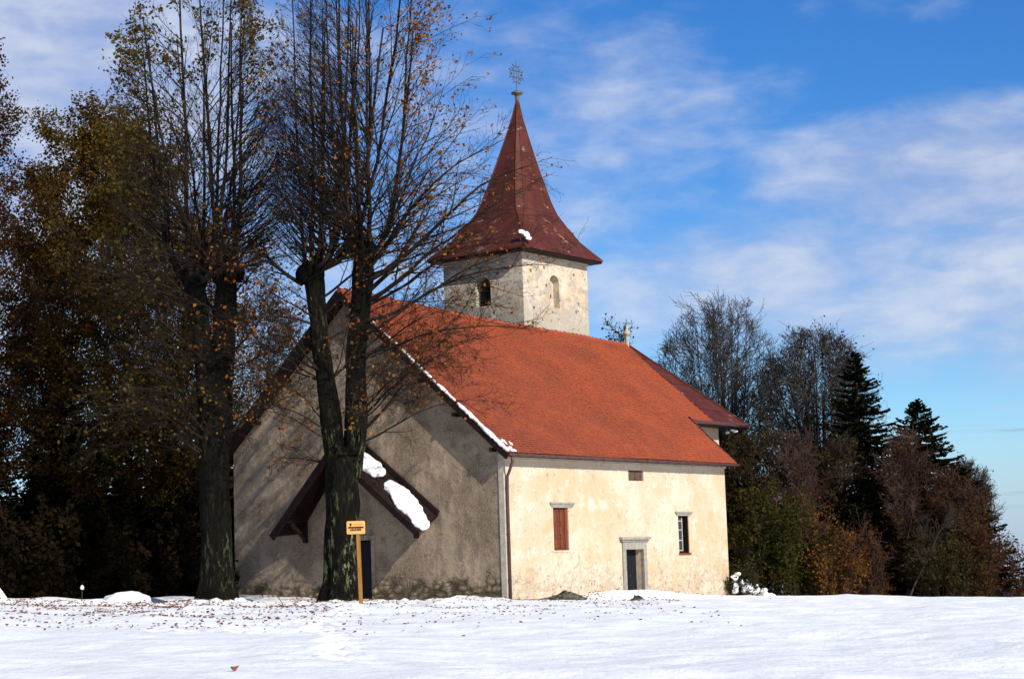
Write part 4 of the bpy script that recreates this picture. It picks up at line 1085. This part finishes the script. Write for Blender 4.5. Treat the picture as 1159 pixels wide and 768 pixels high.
spruce(-27.2, 92, 17.0, 4.6, 'dark spruce deep behind the far left beech', 47, GL, dens=1.2)
for i, (x, y, h, r, lb) in enumerate(((-26.3, 88.5, 7.5, 2.8, 'tall dark bush filling the far left edge of the forest'), (-23.6, 83.5, 5.0, 2.6, 'dark undergrowth bush at the left edge behind the big snow mound'), (-20.4, 84.5, 4.4, 2.6, 'dark undergrowth bush above the dip in the snow edge'), (-17.6, 86, 4.2, 2.4, 'dark undergrowth bush behind the round snow covered boulder'),
                                      (-14.9, 88, 4.0, 2.0, 'dark undergrowth bush just left of the dark linden trunk'), (-22.2, 91, 6.5, 3.0, 'tall dark thicket deep in the left forest'), (-19.0, 97, 5.6, 3.0, 'wide dark thicket low in the forest gap'), (-15.6, 99, 8.5, 2.8, 'dark thicket between forest gap and gable corner'))):
    shrub('dark_bush', x, y, h, r, lb, 60 + i, 'dark undergrowth of the left forest', 14000, .28, L_['dark'])

# right forest
broadleaf('bare_tree', 12.8, 118, 18.6, 4.3, 'tall bare fan shaped tree right behind the church roof end', 51, GR, 70, .15, (18, 38), .10, 0, .1, None, 'gtwig', nsec=7, nter=4, nq=0, tr=.30, rmin=.010, dome=(24, .08))
broadleaf('round_tree', 17.9, 112, 15.1, 4.3, 'round topped thinly leaved tree with olive rim beside the tall spruce', 52, GR, 50, .22, (35, 60), .09, 4200, .15, L_['olive'], 'gtwig', nsec=8, nter=4, nq=0, tr=.28, rmin=.009, dome=(22, .2))
spruce(19.2, 106, 12.9, 5.2, 'tall dark spruce, the highest one in the right forest', 53, GR, dens=1.2)
spruce(21.9, 103, 9.9, 5.6, 'lower dark spruce with broad right side', 54, GR, dens=1.3)
spruce(23.6, 102, 6.3, 4.2, 'third and lowest dark spruce at the right of the group', 50, GR, dens=1.3)
spruce(18.4, 101, 5.6, 3.2, 'low black green spruce at the foot of the right forest', 55, GR, dens=1.2)
broadleaf('brown_tree', 20.2, 100, 7.0, 1.7, 'reddish brown leafless tree standing before the two spruces', 56, GR, 40, .1, (25, 55), .12, 2600, .13, L_['rust'], 'rtwig', nsec=8, nter=6, nq=3, rmin=.010)
broadleaf('brown_tree', 15.4, 101, 8.2, 3.0, 'wide reddish grey twiggy tree in the middle of the right forest', 57, GR, 60, .08, (25, 55), .10, 1500, .13, L_['rust'], 'rtwig', stems=5, nsec=8, nter=6, nq=3, rmin=.011)
broadleaf('brown_tree', 16.6, 104, 9.6, 2.6, 'olive brown twiggy tree left of the tall spruce', 58, GR, 46, .08, (25, 60), .08, 4500, .15, L_['olive'], 'rtwig', stems=3, nsec=8, nter=6, nq=3, rmin=.010)
broadleaf('brown_tree', 13.9, 108, 11.2, 3.0, 'dark twiggy tree between the church end and the round topped tree', 59, GR, 46, .1, (30, 60), .08, 6500, .16, L_['olive'], 'dtwig', stems=3, nsec=8, nter=6, nq=3, rmin=.010)
broadleaf('bare_tree', 24.8, 106, 6.6, 1.9, 'small rounded bare tree near the right edge', 71, GR, 40, .15, (30, 60), .08, 500, .13, L_['orange'], 'gtwig', nsec=6, nter=5, nq=0, rmin=.010, dome=(14, .15))
broadleaf('brown_tree', 22.7, 100, 4.5, 2.0, 'brown leaved low tree below the broad spruce', 72, GR, 36, .05, (30, 60), .08, 8000, .15, L_['rust'], 'rtwig', nsec=8, rmin=.009)
broadleaf('leaning_tree', 19.3, 97, 3.7, .8, 'pale bare trunk leaning far to the right before dark spruces', 73, GR, 12, .4, (30, 60), .05, 0, .1, None, 'gtwig', nsec=5, nter=3, nq=0, tr=.07, lean=(2.6, 0))
broadleaf('leaning_tree', 20.3, 98, 3.2, .8, 'pale upright bare sapling right of the leaning trunk', 74, GR, 10, .4, (30, 60), .05, 0, .1, None, 'gtwig', nsec=5, nter=3, nq=0, tr=.05, lean=(.7, 0))
GS = 'shrubs at the foot of the right forest'
for i, (x, y, h, r, lm, tm, nl_, lb) in enumerate((
        (12.4, 97, 5.6, 1.5, 'green', 'dtwig', 7500, 'dark green shrub nearest to the church corner'),
        (14.1, 96.5, 4.3, 1.5, 'green', 'dtwig', 8500, 'yellow green leafy shrub beside the snow laden bush'),
        (14.7, 98, 5.4, .9, 'red', 'rtwig', 1700, 'bright red orange shrub rising above the green ones'),
        (15.9, 97, 3.8, 1.4, 'orange', 'rtwig', 4800, 'orange brown leafy shrub right of the green shrubs'),
        (17.6, 98, 2.7, 1.3, 'rust', 'rtwig', 3000, 'small rusty shrub before the low spruce'),
        (21.6, 98, 2.9, 1.7, 'olive', 'dtwig', 6000, 'olive shrub below the brown leaved tree'),
        (23.6, 99, 2.4, 1.6, 'rust', 'rtwig', 5500, 'rust brown shrub under the rounded bare tree'),
        (25.3, 101, 2.6, 1.5, 'rust', 'rtwig', 3600, 'reddish twiggy shrub with uneven top near the right edge'),
        (27.0, 102, 1.2, 1.5, 'orange', 'rtwig', 2600, 'last and lowest reddish shrub at the right edge'),
        (28.9, 100, .6, 1.4, 'rust', 'rtwig', 2600, 'low shrub cut off by the right edge of the photo'),
        (12.2, 101, 7.0, 1.8, 'dark', 'dtwig', 7000, 'dark tall thicket straight behind the church corner'),
        (16.0, 102, 5.5, 2.2, 'dark', 'dtwig', 8000, 'dark thicket behind the orange brown shrub'),
        (21.5, 102, 4.6, 2.2, 'dark', 'dtwig', 8000, 'dark thicket behind the leaning trunks'),
)):
    shrub('shrub', x, y, h, r, lb, 80 + i, GS, nl_, .14 if lm != 'dark' else .24, L_[lm], tm)
# tips of a tree standing behind the nave
broadleaf('bare_tree', 6.9, 124, 16.9, 1.7, 'hidden tree showing only dark twig tips above the ridge end', 75, GR, 20, .5, (25, 50), .1, 500, .2, L_['dark'], 'dtwig', nq=0)

# snow laden bush at the church corner
sbx, sby = 11.0, 93.0; sbz = float(gz(sbx, sby))
shrub('snowy_bush', sbx, sby, 1.1, 1.0, 'low green bush loaded with white snow at the right church corner', 95, None, 1800, .12, L_['green'], cat='bush')
rg4 = random.Random(4)
pts_ = []; rr5 = []
for i in range(110):
    f = rg4.random(); pts_.append((sbx - .65 + 1.9 * f + rg4.uniform(-.15, .15), sby + rg4.uniform(-.5, .3) - .3, sbz + .15 + (1 - f) * rg4.uniform(.3, 1.25))); rr5.append(rg4.uniform(.05, .17))
snow_lump('snow_clumps', pts_, rr5, (0, 0, 1), 'white snow clumps lying over the low bush at the church corner', None, 9, h=.8)

# ------------------------------------------------------------------ small things
def blob_obj(name, loc, rad, m, label, cat, seed, group=None, amp=.25, sub=4, rough=2.2):
    bm = bmesh.new(); bmesh.ops.create_icosphere(bm, subdivisions=sub, radius=1); from mathutils import noise as mn
    for v in bm.verts:
        k = 1 + amp * mn.fractal(v.co * rough * .6 + Vector((seed, 0, 0)), 1, 2, 4); v.co = Vector((v.co.x * rad[0], v.co.y * rad[1], v.co.z * rad[2])) * k
    if name == 'rock':
        for v in bm.verts:
            f_ = max(v.co.z, 0) / rad[2]; v.co.x *= 1.15 - .75 * f_; v.co.y *= 1.15 - .6 * f_
            v.co.x += .25 * f_ * rad[0] * math.sin(seed)
    me = bpy.data.meshes.new(name); bm.to_mesh(me); bm.free(); me.shade_smooth(); me.materials.append(m)
    o = bpy.data.objects.new(name, me); col.objects.link(o); o.location = loc
    return tag(o, label, cat, group) if label else o


def G(x, y): return float(gz(x, y))
blob_obj('snow_mound', (-15.9, 77.5, G(-15.9, 77.5) + .05), (1.05, .8, .52), M['snow'], 'round boulder fully covered with smooth snow left of the dark linden', 'snow mound', 3, None, .18)
blob_obj('snow_mound', (-17.1, 77.2, G(-17.1, 77.2) + .0), (.6, .5, .30), M['snow'], 'low snow hump joined to the left of the round snowy boulder', 'snow mound', 8, None, .2)
blob_obj('snow_mound', (-21.7, 75.5, G(-21.7, 75.5) - .1), (1.3, 1.0, .75), M['snow'], 'large snow mound cut by the left edge of the photo', 'snow mound', 5, None, .2)
for (x, y, s, sx, lb) in ((1.75, 77.3, .36, 1.9, 'dark mossy rock poking from snow under the shuttered window'), (4.75, 77.0, .30, 1.25, 'small dark rock poking from snow before the side door')):
    o = blob_obj('rock', (x, y, G(x, y) + .02), (s * sx, s, s * .85), M['rock'], lb, 'rock', x, 'rocks in the snow', .55)
o = blob_obj('snow_lump', (-10.9, 74.2, G(-10.9, 74.2) + .16), (.25, .2, .12), M['snow'], 'small snow lump right of the dark linden foot', 'snow lump', 2, None, .5)

# signpost
sx, sy = -5.86, 70.6; szz = G(sx, sy)
sg = empty('signpost', (sx, sy, szz)); tag(sg, 'thin wooden post carrying a small orange sign with dark lettering', 'signpost')
MB().add([(-.075, -.05, -.2), (.065, -.05, -.2), (.065, .05, -.2), (-.075, .05, -.2), (-.135, -.05, 2.95), (.005, -.05, 2.95), (.005, .05, 2.95), (-.135, .05, 2.95)], [(0, 3, 2, 1), (4, 5, 6, 7), (0, 1, 5, 4), (1, 2, 6, 5), (2, 3, 7, 6), (3, 0, 4, 7)]).build('post', M['post'], sg)
bw, bh, bc = .68, .48, (-.13, -.085, 2.82); m = MB(); out = []
for (cx_, cz_, a0) in ((bw / 2 - .05, bh / 2 - .05, 0), (-bw / 2 + .05, bh / 2 - .05, 90), (-bw / 2 + .05, -bh / 2 + .05, 180), (bw / 2 - .05, -bh / 2 + .05, 270)):
    for k in range(5):
        a = R_(a0 + k * 22.5); out.append((bc[0] + cx_ + .05 * math.cos(a), bc[1], bc[2] + cz_ + .05 * math.sin(a)))
m.slab(out, (0, -1, 0), .03); bd = m.build('sign_board', M['sign'], sg)
yf = bc[1] - .004
m = MB(); m.box((bc[0] - .285, yf, bc[2] - .03), (bc[0] + .285, yf + .003, bc[2] + .035))
m.box((bc[0] - .235, yf, bc[2] + .085), (bc[0] - .155, yf + .003, bc[2] + .16)); m.box((bc[0] - .21, yf, bc[2] + .045), (bc[0] - .18, yf + .003, bc[2] + .085))
rg6 = random.Random(2); x = bc[0] - .215
while x < bc[0] + .20:
    w = rg6.uniform(.018, .034); m.box((x, yf, bc[2] - .125), (x + w, yf + .003, bc[2] - .125 + rg6.choice((.07, .07, .085)))); x += w + .009
m.build('lettering', M['ink'], bd)
m = MB(); x = bc[0] - .10
while x < bc[0] + .24:
    w = rg6.uniform(.015, .03); m.box((x, yf, bc[2] + .09), (x + w, yf + .003, bc[2] + .13)); x += w + .012
m.build('faded_lettering', M['inkp'], bd)
# little pole lamp at the forest edge
px_, py_ = -18.0, 78.6; pz = G(px_, py_)
pl = empty('marker_post', (px_, py_, pz)); tag(pl, 'thin dark stake with a pale snow cap at the forest edge', 'stake')
MB().tube([(0, 0, -.2), (.03, 0, .75)], .022, 8).build('stake', M['fbark'], pl)
MB().lathe([(.03, .72), (.08, .76), (.08, .83), (.04, .90), (.01, .92)], 12, (.03, 0, 0)).build('cap', M['snow'], pl, True)
# dead stick in the snow
st_ = MB().tube([(-8.66, 70.6, G(-8.66, 70.6) - .05), (-8.8, 70.6, G(-8.8, 70.6) + .25), (-8.92, 70.6, G(-8.9, 70.6) + .42)], [.02, .016, .010], 6).build('stick', M['fbark'])
tag(st_, 'short dark stick poking from the snow left of the signpost', 'stick')

# leaf litter
rng = np.random.default_rng(77); n = 46000
lx = rng.uniform(-24, 6, n); ly = 80 - rng.exponential(11.0, n); keep = (ly > 42)
w_ = np.exp(-((lx + 11) / 8.5) ** 2) * np.where(lx > -2, .35, 1.0); keep &= rng.random(n) < (w_ + .12) * np.clip(.5 + 1.6 * fbm(lx * .5, ly * .7, 21, 3), .05, 1)
# keep off the church
rel = np.stack([lx - CH.x, ly - CH.y], 1); ls, lw = rel @ av, rel @ bv; keep &= ~((ls > -.05) & (lw > -.05))
lx, ly = lx[keep], ly[keep]
# a denser drift along the walls
k = 700; s1 = rng.uniform(-1.1, -.1, k); w1_ = rng.uniform(-.6, 15, k); s2 = rng.uniform(-.5, 15, 320); w2_ = -rng.exponential(.8, 320) - .1
dx = np.concatenate([CH.x + s1 * av[0] + w1_ * bv[0], CH.x + s2 * av[0] + w2_ * bv[0]]); dy = np.concatenate([CH.y + s1 * av[1] + w1_ * bv[1], CH.y + s2 * av[1] + w2_ * bv[1]])
lx = np.concatenate([lx, dx]); ly = np.concatenate([ly, dy])
lz = footprints(lx, ly, gz(lx, ly)) + .02
V, Fq = leaf_quads(rng, np.stack([lx, ly, lz], 1), .112)
V = V.reshape(-1, 4, 3); cz = V[:, :, 2].mean(1, keepdims=True); V[:, :, 2] = cz + (V[:, :, 2] - cz) * .45 + .01; V = V.reshape(-1, 3)
lf = np_mesh('leaf_litter', V, Fq, L_['litter'], None, False, rng.random(len(Fq)))
tag(lf, 'brown fallen leaves scattered over the snow below the lindens', 'leaf litter', kind='stuff')
# one big leaf close to the camera
fx_, fy_ = -3.95, 26.4; fz_ = float(gz(fx_, fy_))
m = MB(); ol_ = [(.060 * math.cos(a) * (1 + .25 * math.cos(3 * a)), .040 * math.sin(a) * (1 + .2 * math.sin(2 * a)), .03 * math.cos(a * 2)) for a in np.linspace(0, 6.283, 15)[:-1]]
m.add(ol_ + [(0, 0, .02)], [(i, (i + 1) % 14, 14) for i in range(14)])
o = m.build('fallen_leaf', mat('brown_leaf', flat((.14, .05, .025), .4, 20, .003), .8)); o.location = (fx_, fy_, fz_ + .05); o.rotation_euler = (.3, -.1, .4)
tag(o, 'single brown leaf lying in the near snow at the bottom left', 'leaf')
